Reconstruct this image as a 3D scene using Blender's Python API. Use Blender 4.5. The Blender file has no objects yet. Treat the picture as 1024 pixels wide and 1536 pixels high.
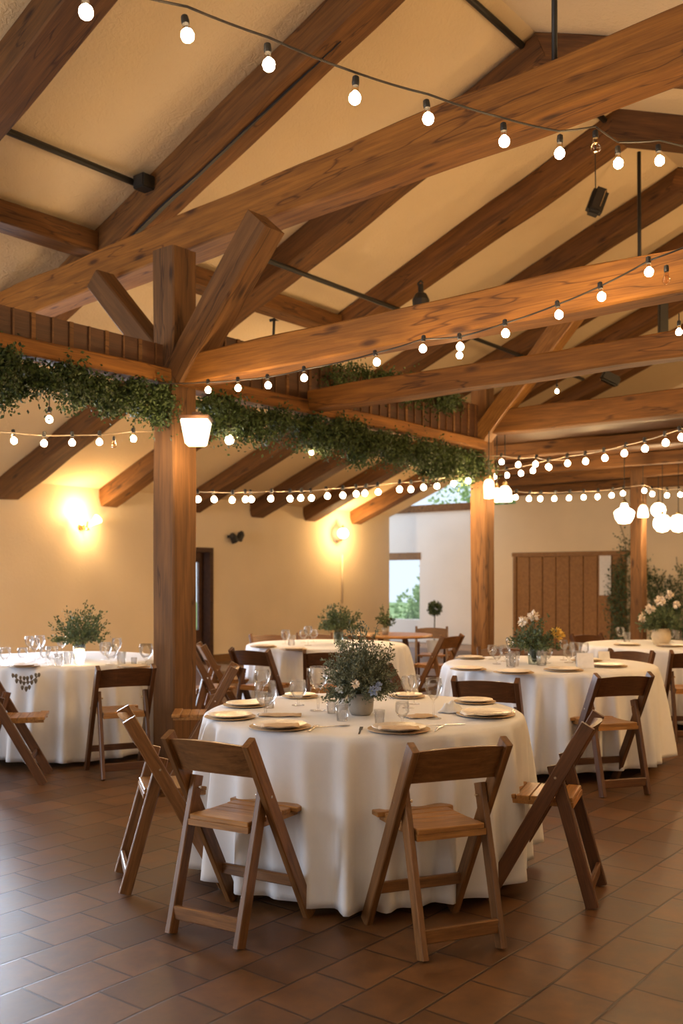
import bpy, bmesh, math, random
from mathutils import Vector, Matrix, noise
random.seed(7)
SC = bpy.context.scene
COL = SC.collection
PI = math.pi
# ------------------------------------------------------------------ camera, world, light, exposure
F, HOR, CAMZ = 1450.0, 870.0, 1.4
cd = bpy.data.cameras.new('camera'); cam = bpy.data.objects.new('camera', cd); COL.objects.link(cam)
cam.location = (0, 0, CAMZ); cam.rotation_euler = (PI/2, 0, 0)
cd.sensor_fit = 'VERTICAL'; cd.sensor_height = 36; cd.lens = F/1536*36
cd.shift_y = (HOR-768)/1536
cd.dof.use_dof = True; cd.dof.focus_distance = 4.6; cd.dof.aperture_fstop = 2.6
cd.clip_end = 200
SC.camera = cam
SC.view_settings.view_transform = 'Standard'; SC.view_settings.look = 'None'
SC.view_settings.gamma = 1; SC.view_settings.use_curve_mapping = False
SC.view_settings.exposure = 0.24
w = bpy.data.worlds.new('world'); SC.world = w; w.use_nodes = True
w.node_tree.nodes['Background'].inputs[0].default_value = (0.72, 0.84, 1.0, 1)
w.node_tree.nodes['Background'].inputs[1].default_value = 1.1
BULB_E, LAMP_E = 30.0, 3.2
BULB_W = 3.4            # watts of the point light carried by every third bulb or so
WARM = (1.0, 0.64, 0.29)
WARM2 = (1.0, 0.66, 0.32)

# building frame: a runs along the row of posts (away from the camera), b across it (to the right), z up
U = Vector((0.625, 0.781, 0)).normalized(); V = Vector((U.y, -U.x, 0)); P0 = Vector((-1.31, 7.6, 0))
ANG = math.atan2(U.y, U.x)
def S(a, b, z=0): return P0 + U*a + V*b + Vector((0, 0, z))
def P(x, y, Y): return Vector(((x-512)/F*Y, Y, CAMZ + (HOR-y)/F*Y))
def FRAME(a, b, z=0): return Matrix.Translation(S(a, b, z)) @ Matrix.Rotation(ANG, 4, 'Z')   # local x = a, local y = -b

def area(name, loc, rot, sx, sy, e, col):
    l = bpy.data.lights.new(name, 'AREA'); l.shape = 'RECTANGLE'; l.size = sx; l.size_y = sy; l.energy = e; l.color = col
    o = bpy.data.objects.new(name, l); COL.objects.link(o); o.location = loc; o.rotation_euler = rot; return o
def aim(o, tgt): o.rotation_euler = (Vector(tgt)-o.location).to_track_quat('-Z', 'Y').to_euler()
# daylight coming in through the wide glazed doors of the left wall (out of the frame) and the open barn end behind the camera
o = area('door_daylight', S(0.75, -6.2, 1.55), (0, 0, 0), 2.9, 1.7, 380, (0.70, 0.83, 1.0)); aim(o, S(-2.6, 0, -.8)); o.data.spread = 1.9
o = area('barn_end_daylight', S(-8.6, -2.6, 1.8), (0, 0, 0), 4.0, 2.6, 230, (0.76, 0.86, 1.0)); aim(o, S(-1.5, 2.5, 0.6))
o = area('passage_daylight', S(12.3, -9.4, 1.7), (0, 0, 0), 2.2, 2.4, 30, (0.86, 0.92, 1.0)); aim(o, S(12.8, -5.0, 1.3))
sun = bpy.data.lights.new('sun', 'SUN'); sun.energy = 5.0; sun.angle = 0.02; sun.color = (1, 0.95, 0.85)
so = bpy.data.objects.new('sun', sun); COL.objects.link(so); so.location = (0, 40, 30)
so.rotation_euler = (-(U*0.08+V*-0.9+Vector((0, 0, 1.0)))).to_track_quat('-Z', 'Y').to_euler()
# bare fill lights added out of frame, standing in for further string bulbs
def lamp_light(name, loc, e, col=WARM, r=0.03, parent=None):
    l = bpy.data.lights.new(name, 'POINT'); l.energy = e; l.color = col; l.shadow_soft_size = r
    o = bpy.data.objects.new(name, l); COL.objects.link(o)
    if parent: o.parent = parent
    o.location = loc; return o
for i, (a, b) in enumerate([(-6.5, 1.5), (-4.6, 4.0), (-6.5, 6.5), (-2.5, -2.5), (-1.0, 7.0), (3.0, 7.5), (-4.5, -1.0), (2.5, 5.5), (6.0, 4.8), (9.5, 3.5)]):
    lamp_light('unseen_fill_light', S(a, b, 3.3), 10 if a < -6 else 120 if a > 2 else 24, r=0.12)

# ------------------------------------------------------------------ materials
def nt(name):
    m = bpy.data.materials.new(name); m.use_nodes = True; t = m.node_tree
    return m, t, t.nodes['Principled BSDF']
def lk(t, a, b): t.links.new(a, b)
def plain(name, col, rough=0.6, metal=0.0, spec=0.5, v0=0.85, v1=1.12):
    m, t, b = nt(name)
    tc = t.nodes.new('ShaderNodeTexCoord'); n = t.nodes.new('ShaderNodeTexNoise'); n.inputs['Scale'].default_value = 30
    mx = t.nodes.new('ShaderNodeMix'); mx.data_type = 'RGBA'
    lk(t, tc.outputs['Object'], n.inputs['Vector']); lk(t, n.outputs['Fac'], mx.inputs[0])
    mx.inputs[6].default_value = (*[c*v0 for c in col], 1); mx.inputs[7].default_value = (*[min(1, c*v1) for c in col], 1)
    lk(t, mx.outputs[2], b.inputs['Base Color'])
    b.inputs['Roughness'].default_value = rough; b.inputs['Metallic'].default_value = metal
    b.inputs['Specular IOR Level'].default_value = spec
    return m
def emit(name, col, e):
    m, t, b = nt(name); b.inputs['Base Color'].default_value = (*col, 1)
    b.inputs['Emission Color'].default_value = (*col, 1); b.inputs['Emission Strength'].default_value = e; return m
def glass(name, col=(1, 1, 1), rough=0.0):
    m, t, b = nt(name); N = t.nodes.new; tr = N('ShaderNodeBsdfTransparent'); gl = N('ShaderNodeBsdfGlossy'); lw = N('ShaderNodeLayerWeight'); mx = N('ShaderNodeMixShader')
    tr.inputs[0].default_value = (*[c*.985 for c in col], 1); gl.inputs['Roughness'].default_value = rough+.07; lw.inputs['Blend'].default_value = 0.28
    cl = N('ShaderNodeMath'); cl.operation = 'MULTIPLY_ADD'; cl.inputs[1].default_value = .5; cl.inputs[2].default_value = .02; lk(t, lw.outputs['Fresnel'], cl.inputs[0])
    lk(t, cl.outputs[0], mx.inputs[0]); lk(t, tr.outputs[0], mx.inputs[1]); lk(t, gl.outputs[0], mx.inputs[2]); lk(t, mx.outputs[0], t.nodes['Material Output'].inputs['Surface']); return m
def wood(name, dark, light, scale=1.0, rough=0.55, knots=True, rnd=0.5, bump=0.25):
    """grain runs along the object's local X axis"""
    m, t, b = nt(name); N = t.nodes.new
    tc = N('ShaderNodeTexCoord'); oi = N('ShaderNodeObjectInfo')
    off = N('ShaderNodeVectorMath'); off.operation = 'MULTIPLY_ADD'
    rv = N('ShaderNodeCombineXYZ')
    for i in range(3): lk(t, oi.outputs['Random'], rv.inputs[i])
    lk(t, rv.outputs[0], off.inputs[0]); off.inputs[1].default_value = (37, 53, 71); lk(t, tc.outputs['Object'], off.inputs[2])
    mp = N('ShaderNodeMapping'); mp.inputs['Scale'].default_value = (0.9*scale, 9*scale, 9*scale); lk(t, off.outputs[0], mp.inputs[0])
    n1 = N('ShaderNodeTexNoise'); n1.inputs['Scale'].default_value = 2.2; n1.inputs['Detail'].default_value = 5; n1.inputs['Roughness'].default_value = 0.55; n1.inputs['Distortion'].default_value = 0.4
    lk(t, mp.outputs[0], n1.inputs['Vector'])
    mp2 = N('ShaderNodeMapping'); mp2.inputs['Scale'].default_value = (1.5*scale, 60*scale, 60*scale); lk(t, off.outputs[0], mp2.inputs[0])
    n2 = N('ShaderNodeTexNoise'); n2.inputs['Scale'].default_value = 2.0; n2.inputs['Detail'].default_value = 4; lk(t, mp2.outputs[0], n2.inputs['Vector'])
    r1 = N('ShaderNodeValToRGB'); e = r1.color_ramp.elements
    e[0].position = 0.22; e[0].color = (*dark, 1); e[1].position = 0.78; e[1].color = (*light, 1)
    lk(t, n1.outputs['Fac'], r1.inputs[0])
    mx = N('ShaderNodeMix'); mx.data_type = 'RGBA'; mx.blend_type = 'MULTIPLY'
    r2 = N('ShaderNodeValToRGB'); r2.color_ramp.elements[0].color = (0.55, 0.5, 0.45, 1); r2.color_ramp.elements[0].position = 0.35
    r2.color_ramp.elements[1].color = (1, 1, 1, 1); r2.color_ramp.elements[1].position = 0.6
    lk(t, n2.outputs['Fac'], r2.inputs[0]); mx.inputs[0].default_value = 0.5
    lk(t, r1.outputs[0], mx.inputs[6]); lk(t, r2.outputs[0], mx.inputs[7]); last = mx.outputs[2]
    if knots:
        mk = N('ShaderNodeMapping'); mk.inputs['Scale'].default_value = (1.6, 5.0, 5.0); lk(t, off.outputs[0], mk.inputs[0])
        vo = N('ShaderNodeTexVoronoi'); vo.inputs['Scale'].default_value = 1.0; lk(t, mk.outputs[0], vo.inputs['Vector'])
        rk = N('ShaderNodeValToRGB'); rk.color_ramp.elements[0].position = 0.06; rk.color_ramp.elements[0].color = (0.16, 0.1, 0.06, 1)
        rk.color_ramp.elements[1].position = 0.16; rk.color_ramp.elements[1].color = (1, 1, 1, 1); lk(t, vo.outputs['Distance'], rk.inputs[0])
        m3 = N('ShaderNodeMix'); m3.data_type = 'RGBA'; m3.blend_type = 'MULTIPLY'; m3.inputs[0].default_value = 0.85
        lk(t, last, m3.inputs[6]); lk(t, rk.outputs[0], m3.inputs[7]); last = m3.outputs[2]
        # long drying cracks
        mc = N('ShaderNodeMapping'); mc.inputs['Scale'].default_value = (0.35, 3.2, 3.2); lk(t, off.outputs[0], mc.inputs[0])
        nc = N('ShaderNodeTexNoise'); nc.inputs['Scale'].default_value = 1.7; nc.inputs['Detail'].default_value = 3; lk(t, mc.outputs[0], nc.inputs['Vector'])
        sb = N('ShaderNodeMath'); sb.operation = 'SUBTRACT'; sb.inputs[1].default_value = 0.56; lk(t, nc.outputs['Fac'], sb.inputs[0])
        ab = N('ShaderNodeMath'); ab.operation = 'ABSOLUTE'; lk(t, sb.outputs[0], ab.inputs[0])
        rc = N('ShaderNodeValToRGB'); rc.color_ramp.elements[0].position = 0.0; rc.color_ramp.elements[0].color = (0.25, 0.18, 0.12, 1)
        rc.color_ramp.elements[1].position = 0.012; rc.color_ramp.elements[1].color = (1, 1, 1, 1); lk(t, ab.outputs[0], rc.inputs[0])
        m4 = N('ShaderNodeMix'); m4.data_type = 'RGBA'; m4.blend_type = 'MULTIPLY'; m4.inputs[0].default_value = 0.8
        lk(t, last, m4.inputs[6]); lk(t, rc.outputs[0], m4.inputs[7]); last = m4.outputs[2]
    hv = N('ShaderNodeHueSaturation'); mr = N('ShaderNodeMapRange'); mr.inputs[3].default_value = 1-rnd*0.5; mr.inputs[4].default_value = 1+rnd*0.4
    lk(t, oi.outputs['Random'], mr.inputs[0]); lk(t, mr.outputs[0], hv.inputs['Value']); lk(t, last, hv.inputs['Color'])
    lk(t, hv.outputs[0], b.inputs['Base Color']); b.inputs['Roughness'].default_value = rough
    bp = N('ShaderNodeBump'); bp.inputs['Strength'].default_value = bump; bp.inputs['Distance'].default_value = 0.01
    lk(t, n2.outputs['Fac'], bp.inputs['Height']); lk(t, bp.outputs[0], b.inputs['Normal'])
    return m
def plaster(name, col, bump=0.5):
    m, t, b = nt(name); N = t.nodes.new
    tc = N('ShaderNodeTexCoord')
    n = N('ShaderNodeTexNoise'); n.inputs['Scale'].default_value = 22; n.inputs['Detail'].default_value = 8; n.inputs['Distortion'].default_value = 1.2
    n2 = N('ShaderNodeTexNoise'); n2.inputs['Scale'].default_value = 1.1; n2.inputs['Detail'].default_value = 3
    lk(t, tc.outputs['Object'], n.inputs['Vector']); lk(t, tc.outputs['Object'], n2.inputs['Vector'])
    mx = N('ShaderNodeMix'); mx.data_type = 'RGBA'; lk(t, n2.outputs['Fac'], mx.inputs[0])
    mx.inputs[6].default_value = (*[c*0.88 for c in col], 1); mx.inputs[7].default_value = (*[min(1, c*1.08) for c in col], 1)
    lk(t, mx.outputs[2], b.inputs['Base Color']); b.inputs['Roughness'].default_value = 0.92; b.inputs['Specular IOR Level'].default_value = 0.15
    bp = N('ShaderNodeBump'); bp.inputs['Strength'].default_value = bump; bp.inputs['Distance'].default_value = 0.02
    lk(t, n.outputs['Fac'], bp.inputs['Height']); lk(t, bp.outputs[0], b.inputs['Normal']); return m
def tiles(name):
    m, t, b = nt(name); N = t.nodes.new
    tc = N('ShaderNodeTexCoord')
    nz = N('ShaderNodeTexNoise'); nz.inputs['Scale'].default_value = 1.6; nz.inputs['Detail'].default_value = 2; lk(t, tc.outputs['Object'], nz.inputs['Vector'])
    ad = N('ShaderNodeVectorMath'); ad.operation = 'MULTIPLY_ADD'; lk(t, nz.outputs['Color'], ad.inputs[0]); ad.inputs[1].default_value = (0.035, 0.035, 0); lk(t, tc.outputs['Object'], ad.inputs[2])
    br = N('ShaderNodeTexBrick'); lk(t, ad.outputs[0], br.inputs['Vector'])
    br.offset = 0.5; br.inputs['Scale'].default_value = 1; br.inputs['Brick Width'].default_value = 0.29; br.inputs['Row Height'].default_value = 0.235
    br.inputs['Mortar Size'].default_value = 0.006; br.inputs['Mortar Smooth'].default_value = 0.4; br.inputs['Bias'].default_value = 0
    br.inputs['Color1'].default_value = (0.100, 0.048, 0.018, 1); br.inputs['Color2'].default_value = (0.165, 0.080, 0.030, 1); br.inputs['Mortar'].default_value = (0.045, 0.022, 0.012, 1)
    n1 = N('ShaderNodeTexNoise'); n1.inputs['Scale'].default_value = 7; n1.inputs['Detail'].default_value = 8; n1.inputs['Roughness'].default_value = 0.7; lk(t, tc.outputs['Object'], n1.inputs['Vector'])
    r = N('ShaderNodeValToRGB'); r.color_ramp.elements[0].position = 0.3; r.color_ramp.elements[0].color = (0.5, 0.46, 0.42, 1); r.color_ramp.elements[1].position = 0.75; r.color_ramp.elements[1].color = (1.25, 1.2, 1.15, 1)
    lk(t, n1.outputs['Fac'], r.inputs[0])
    mx = N('ShaderNodeMix'); mx.data_type = 'RGBA'; mx.blend_type = 'MULTIPLY'; mx.inputs[0].default_value = 1
    lk(t, br.outputs['Color'], mx.inputs[6]); lk(t, r.outputs[0], mx.inputs[7]); lk(t, mx.outputs[2], b.inputs['Base Color'])
    rr = N('ShaderNodeMapRange'); rr.inputs[3].default_value = 0.30; rr.inputs[4].default_value = 0.58; lk(t, n1.outputs['Fac'], rr.inputs[0]); lk(t, rr.outputs[0], b.inputs['Roughness'])
    iv = N('ShaderNodeMath'); iv.operation = 'MULTIPLY_ADD'; iv.inputs[1].default_value = -1.0; lk(t, br.outputs['Fac'], iv.inputs[0])
    sm = N('ShaderNodeMath'); sm.operation = 'MULTIPLY'; sm.inputs[1].default_value = 0.35; lk(t, n1.outputs['Fac'], sm.inputs[0]); lk(t, sm.outputs[0], iv.inputs[2])
    bp = N('ShaderNodeBump'); bp.inputs['Strength'].default_value = 0.6; bp.inputs['Distance'].default_value = 0.006; lk(t, iv.outputs[0], bp.inputs['Height']); lk(t, bp.outputs[0], b.inputs['Normal'])
    return m
def leafmat(name, c1, c2, c3=None):
    m, t, b = nt(name); N = t.nodes.new
    tc = N('ShaderNodeTexCoord'); n = N('ShaderNodeTexNoise'); n.inputs['Scale'].default_value = 28; n.inputs['Detail'].default_value = 2
    lk(t, tc.outputs['Object'], n.inputs['Vector']); r = N('ShaderNodeValToRGB'); lk(t, n.outputs['Fac'], r.inputs[0])
    r.color_ramp.elements[0].position = 0.35; r.color_ramp.elements[0].color = (*c1, 1); r.color_ramp.elements[1].position = 0.62; r.color_ramp.elements[1].color = (*c2, 1)
    lk(t, r.outputs[0], b.inputs['Base Color']); b.inputs['Roughness'].default_value = 0.6; return m
M = {}
M['beam'] = wood('old_oak', (0.080, 0.031, 0.006), (0.25, 0.106, 0.022), rough=0.75)
M['beam2'] = wood('tie_oak', (0.15, 0.056, 0.007), (0.42, 0.170, 0.025), scale=0.8, rough=0.75)
M['post'] = wood('post_oak', (0.10, 0.044, 0.013), (0.26, 0.122, 0.038), scale=0.8, rough=0.75)
M['dark'] = wood('dark_boards', (0.045, 0.018, 0.008), (0.11, 0.045, 0.018), knots=False)
M['loft'] = wood('loft_boards', (0.08, 0.034, 0.012), (0.19, 0.085, 0.028), knots=False)
M['doorw'] = wood('door_wood', (0.20, 0.090, 0.022), (0.36, 0.175, 0.050), knots=False)
M['chair'] = wood('chair_wood', (0.10, 0.043, 0.013), (0.29, 0.135, 0.046), scale=3, rough=0.38, knots=False, rnd=0.45, bump=0.1)
M['chair_dark'] = wood('chair_wood_dark', (0.060, 0.023, 0.009), (0.16, 0.066, 0.024), scale=3, rough=0.4, knots=False, rnd=0.35, bump=0.1)
M['seat'] = wood('seat_wood', (0.20, 0.088, 0.024), (0.52, 0.26, 0.080), scale=3, rough=0.32, knots=False, rnd=0.3, bump=0.1)
M['plaster'] = plaster('cream_plaster', (0.82, 0.655, 0.42))
M['wallp'] = plaster('wall_plaster', (0.83, 0.68, 0.465), 0.2)
M['white'] = plaster('white_plaster', (0.82, 0.79, 0.75), 0.2)
M['floor'] = tiles('terracotta_tiles')
M['black'] = plain('black_metal', (0.02, 0.018, 0.016), 0.5)
M['cable'] = plain('cable', (0.03, 0.022, 0.016), 0.6)
M['cableb'] = plain('pale_cable', (0.35, 0.26, 0.17), 0.6)
M['brass'] = plain('aged_brass', (0.35, 0.24, 0.10), 0.4, 0.9)
M['cloth'] = plain('linen_cloth', (0.76, 0.765, 0.795), 0.85, 0, 0.1, .97, 1.02)
M['runner'] = plain('beige_linen', (0.62, 0.47, 0.32), 0.9, 0, 0.1)
M['plate'] = plain('plate_glaze', (0.72, 0.62, 0.50), 0.3)
M['charger'] = plain('woven_charger', (0.50, 0.34, 0.18), 0.6)
M['steel'] = plain('cutlery_steel', (0.75, 0.68, 0.58), 0.25, 1)
M['glass'] = glass('clear_glass'); M['aqua'] = glass('vase_glass', (0.80, 0.86, 0.84), 0.08)
M['bulb'] = emit('bulb_glow', (1.0, 0.80, 0.55), BULB_E)
M['lamp'] = emit('lamp_glow', (1.0, 0.82, 0.58), LAMP_E)
M['lamp2'] = emit('bright_globe_glow', (1.0, 0.80, 0.55), 14)
M['candle'] = emit('candle_glow', (1.0, 0.70, 0.36), 9)
M['daylit'] = emit('daylit_pane', (0.75, 0.85, 1.0), 1.4)
M['deadbulb'] = glass('unlit_bulb', (1, 0.9, 0.75))
M['pot'] = plain('grey_pot', (0.30, 0.27, 0.23), 0.5)
M['cream_pot'] = plain('cream_pot', (0.62, 0.50, 0.33), 0.5)
M['garland'] = leafmat('garland_leaf', (0.018, 0.034, 0.007), (0.075, 0.120, 0.026))
M['bouq'] = leafmat('bouquet_leaf', (0.045, 0.062, 0.035), (0.23, 0.26, 0.17))
M['bouq2'] = leafmat('dark_bouquet_leaf', (0.035, 0.065, 0.022), (0.13, 0.175, 0.07))
M['outleaf'] = leafmat('garden_leaf', (0.16, 0.30, 0.08), (0.50, 0.64, 0.32))
M['petal'] = plain('cream_petal', (0.85, 0.74, 0.60), 0.7); M['blue'] = plain('blue_petal', (0.35, 0.45, 0.70), 0.7)
M['yellow'] = plain('yellow_petal', (0.75, 0.50, 0.10), 0.7); M['whitep'] = plain('white_ceramic', (0.75, 0.76, 0.78), 0.4)
M['paper'] = plain('paper', (0.80, 0.78, 0.76), 0.8); M['stem'] = plain('stem', (0.10, 0.09, 0.04), 0.8)
M['grass'] = plain('lawn', (0.12, 0.22, 0.06), 0.9)
M['leafgrey'] = plain('grey_leaf', (0.16, 0.14, 0.11), 0.6)

# ------------------------------------------------------------------ helpers
def obj(name, me, mat, parent=None, mw=None, smooth=False):
    if isinstance(me, bmesh.types.BMesh):
        bmesh.ops.recalc_face_normals(me, faces=me.faces)
        bm = me; me = bpy.data.meshes.new(name); bm.to_mesh(me); bm.free()
    if mat: me.materials.append(mat)
    if smooth:
        for p in me.polygons: p.use_smooth = True
    o = bpy.data.objects.new(name, me); COL.objects.link(o)
    if parent: o.parent = parent
    if mw is not None: o.matrix_local = mw
    return o
def tag(o, label=None, cat=None, group=None, kind=None):
    if label: o['label'] = label
    if cat: o['category'] = cat
    if group: o['group'] = group
    if kind: o['kind'] = kind
    return o
def empty(name, mw, label, cat, group=None, kind=None):
    o = bpy.data.objects.new(name, None); o.empty_display_size = 0.1; COL.objects.link(o); o.matrix_world = mw
    return tag(o, label, cat, group, kind)
def T(x, y, z): return Matrix.Translation((x, y, z))
def place(x, y, z, face=(0, 1)):        # local +Y points along face
    return T(x, y, z) @ Matrix.Rotation(math.atan2(face[1], face[0])-PI/2, 4, 'Z')
def copy_tree(o, parent=None):
    c = o.copy(); COL.objects.link(c); c.parent = parent
    for ch in o.children: copy_tree(ch, c)
    return c
def box(bm, x0, x1, y0, y1, z0, z1):
    vs = [bm.verts.new((x, y, z)) for x in (x0, x1) for y in (y0, y1) for z in (z0, z1)]
    for f in ((0, 1, 3, 2), (4, 6, 7, 5), (0, 4, 5, 1), (2, 3, 7, 6), (0, 2, 6, 4), (1, 5, 7, 3)): bm.faces.new([vs[i] for i in f])
def boxo(name, dims, mat, mw, bev=0.0, parent=None):
    bm = bmesh.new(); box(bm, *dims)
    if bev: bmesh.ops.bevel(bm, geom=bm.edges[:], offset=bev, segments=2, affect='EDGES')
    return obj(name, bm, mat, parent, mw)
def axis(p0, p1, up=Vector((0, 0, 1))):
    d = (p1-p0); L = d.length; x = d/L
    y = up.cross(x)
    if y.length < 1e-4: y = Vector((0, 1, 0)).cross(x) if abs(x.y) < .9 else Vector((1, 0, 0)).cross(x)
    y.normalize(); z = x.cross(y)
    m = Matrix((x, y, z)).transposed().to_4x4(); m.translation = p0; return m, L
def beam(name, p0, p1, w_, h_, mat, parent=None, up=Vector((0, 0, 1)), rough=0.006, bow=0.0, seg=None, ch=0.012, taper=1.0):
    """hewn timber of width w_ and height h_ centred on p0-p1; local X along the grain; slightly uneven, chamfered edges"""
    m, L = axis(Vector(p0), Vector(p1), up); n = seg or max(2, int(L/0.22))
    bm = bmesh.new(); rings = []; sd = random.random()*100
    for i in range(n+1):
        t = i/n; x = L*t; k = 1+(taper-1)*t; hw, hh = w_/2*k, h_/2*k
        pr = [(-hw+ch, -hh), (hw-ch, -hh), (hw, -hh+ch), (hw, hh-ch), (hw-ch, hh), (-hw+ch, hh), (-hw, hh-ch), (-hw, -hh+ch)]
        bz = bow*4*t*(1-t)
        ring = []
        for j, (y, z) in enumerate(pr):
            q = Vector((x*1.3+sd, y*4, z*4)); d1 = noise.noise(q)*rough*1.6; d2 = noise.noise(q+Vector((9, 3, 7)))*rough*1.6
            ring.append(bm.verts.new((x, y+d1, z+d2+bz)))
        rings.append(ring)
    for a, b in zip(rings, rings[1:]):
        for j in range(8): bm.faces.new((a[j], a[(j+1) % 8], b[(j+1) % 8], b[j]))
    bm.faces.new(rings[0][::-1]); bm.faces.new(rings[-1])
    return obj(name, bm, mat, parent, m)
def tube_bm(pts, r, sides=6, bm=None):
    bm = bm or bmesh.new(); rings = []
    for i, p in enumerate(pts):
        p = Vector(p); d = (Vector(pts[min(i+1, len(pts)-1)])-Vector(pts[max(i-1, 0)])).normalized()
        y = d.cross(Vector((0, 0, 1)))
        if y.length < 1e-3: y = Vector((1, 0, 0))
        y.normalize(); z = y.cross(d)
        rings.append([bm.verts.new(p+y*math.cos(k*2*PI/sides)*r+z*math.sin(k*2*PI/sides)*r) for k in range(sides)])
    for a, b in zip(rings, rings[1:]):
        for j in range(sides): bm.faces.new((a[j], a[(j+1) % sides], b[(j+1) % sides], b[j]))
    bm.faces.new(rings[0][::-1]); bm.faces.new(rings[-1]); return bm
def lathe_bm(prof, n=20, bm=None, off=(0, 0, 0)):
    bm = bm or bmesh.new(); rings = []
    for r, z in prof:
        if r < 1e-5: rings.append([bm.verts.new((off[0], off[1], off[2]+z))])
        else: rings.append([bm.verts.new((off[0]+r*math.cos(2*PI*k/n), off[1]+r*math.sin(2*PI*k/n), off[2]+z)) for k in range(n)])
    for a, b in zip(rings, rings[1:]):
        if len(a) == 1 and len(b) == 1: continue
        for k in range(n):
            k2 = (k+1) % n
            if len(a) == 1: bm.faces.new((a[0], b[k], b[k2]))
            elif len(b) == 1: bm.faces.new((a[k], b[0], a[k2]))
            else: bm.faces.new((a[k], b[k], b[k2], a[k2]))
    return bm
def leaf(bm, p, d, n, L, W):
    """a small leaf: folded along its midrib, from p along d"""
    d = d.normalized(); s = d.cross(n)
    if s.length < 1e-3: s = d.cross(Vector((1, 0, 0.3)))
    s.normalize(); u_ = s.cross(d)
    a = bm.verts.new(p); m1 = bm.verts.new(p+d*L*0.5-u_*W*0.18); t = bm.verts.new(p+d*L-u_*W*0.05)
    l = bm.verts.new(p+d*L*0.45+s*W*0.5); r = bm.verts.new(p+d*L*0.45-s*W*0.5)
    bm.faces.new((a, m1, l)); bm.faces.new((l, m1, t)); bm.faces.new((a, r, m1)); bm.faces.new((r, t, m1))
def rv(s=1.0): return Vector((random.gauss(0, s), random.gauss(0, s), random.gauss(0, s)))
def prism(name, poly, z0, z1, mat, label=None):
    bm = bmesh.new(); lo = [bm.verts.new((p.x, p.y, z0)) for p in poly]; hi = [bm.verts.new((p.x, p.y, z1)) for p in poly]
    bm.faces.new(lo[::-1]); bm.faces.new(hi)
    for i in range(len(poly)): j = (i+1) % len(poly); bm.faces.new((lo[i], lo[j], hi[j], hi[i]))
    return obj(name, bm, mat)
def struct(o, label=None):
    o['kind'] = 'structure'
    if label: o['label'] = label
    return o

# ------------------------------------------------------------------ the room
A0, A1, BL, BR, BRDG = -9.0, 13.0, -6.3, 10.12, 1.91
def ZR(b): return 5.31+0.4*b if b <= BRDG else 5.31+0.4*BRDG-0.4*(b-BRDG)
fl = boxo('floor', (-9.5, 14.5, -10.5, 10.5, -0.1, 0), M['floor'], FRAME(0, 0)); struct(fl, 'terracotta tile floor')
struct(boxo('ground', (14.5, 45, -30, 40, -0.14, -0.02), M['grass'], FRAME(0, 0)), 'grass outside beyond the end wall')
# left wall in the plane b = BL, with an opening for the dark door and the wide doors near the camera
def wall_panels(name, mat, a0, a1, openings, btop, thick, plane_b, label):
    """wall along a; openings (a0,a1,z0,z1)"""
    bm = bmesh.new(); xs = sorted({a0, a1, *[v for o_ in openings for v in o_[:2]]})
    y0, y1 = sorted((-plane_b, -(plane_b-thick)))
    for x0, x1 in zip(xs, xs[1:]):
        segs = [(0, btop)]
        for (oa, ob, z0, z1) in openings:
            if x0 >= oa-1e-6 and x1 <= ob+1e-6: segs = ([(0, z0)] if z0 > 0.01 else [])+[(z1, btop)]
        for z0, z1 in segs: box(bm, x0, x1, y0, y1, z0, z1)
    return struct(obj(name, bm, mat, None, FRAME(0, 0)), label)
ZW = ZR(BL)
wall_panels('wall_left', M['wallp'], A0, 11.6, [(-.8, 2.25, .65, 2.45), (5.15, 6.43, 0, 1.95)], ZW+0.06, 0.3, BL, 'cream plastered long wall')
wall_panels('wall_right', M['wallp'], A0, A1+0.3, [], ZR(BR)+0.1, -0.3, BR, 'cream plastered wall out of frame')
def end_wall(name, mat, b0, b1, openings, ztop, label, a=A1, thick=0.3):
    bm = bmesh.new(); ys = sorted({b0, b1, *[v for o_ in openings for v in o_[:2]]})
    for y0, y1 in zip(ys, ys[1:]):
        segs = [(0, ztop)]
        for (oa, ob, z0, z1) in openings:
            if y0 >= oa-1e-6 and y1 <= ob+1e-6: segs = ([(0, z0)] if z0 > 0.01 else [])+[(z1, ztop)]
        for z0, z1 in segs: box(bm, a, a+thick, -y1, -y0, z0, z1)
    return struct(obj(name, bm, mat, None, FRAME(0, 0)), label)
end_wall('wall_end', M['white'], -10.5, -4.95, [(-7.7, -6.47, 0.5, 1.86)], 2.92, 'daylit white end wall')
bm = bmesh.new(); pl = [(-4.95, 0), (BR+.3, 0), (BR+.3, ZR(BR)-.02), (BRDG, ZR(BRDG)), (-4.05, ZR(-4.05)), (-4.05, 3.0), (-4.95, 3.0)]
f0 = [bm.verts.new((A1, -b, z)) for b, z in pl]; f1 = [bm.verts.new((A1+.3, -b, z)) for b, z in pl]; bm.faces.new(f0); bm.faces.new(f1[::-1])
for i in range(len(pl)): j = (i+1) % len(pl); bm.faces.new((f0[i], f0[j], f1[j], f1[i]))
struct(obj('wall_end', bm, M['wallp'], None, FRAME(0, 0)), 'cream end wall with the board door')
end_wall('wall_near', M['wallp'], BL, BR+.3, [(-4.8, -0.4, 0, 3.2)], 3.3, 'wall behind the camera', a=A0-0.3)
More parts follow.
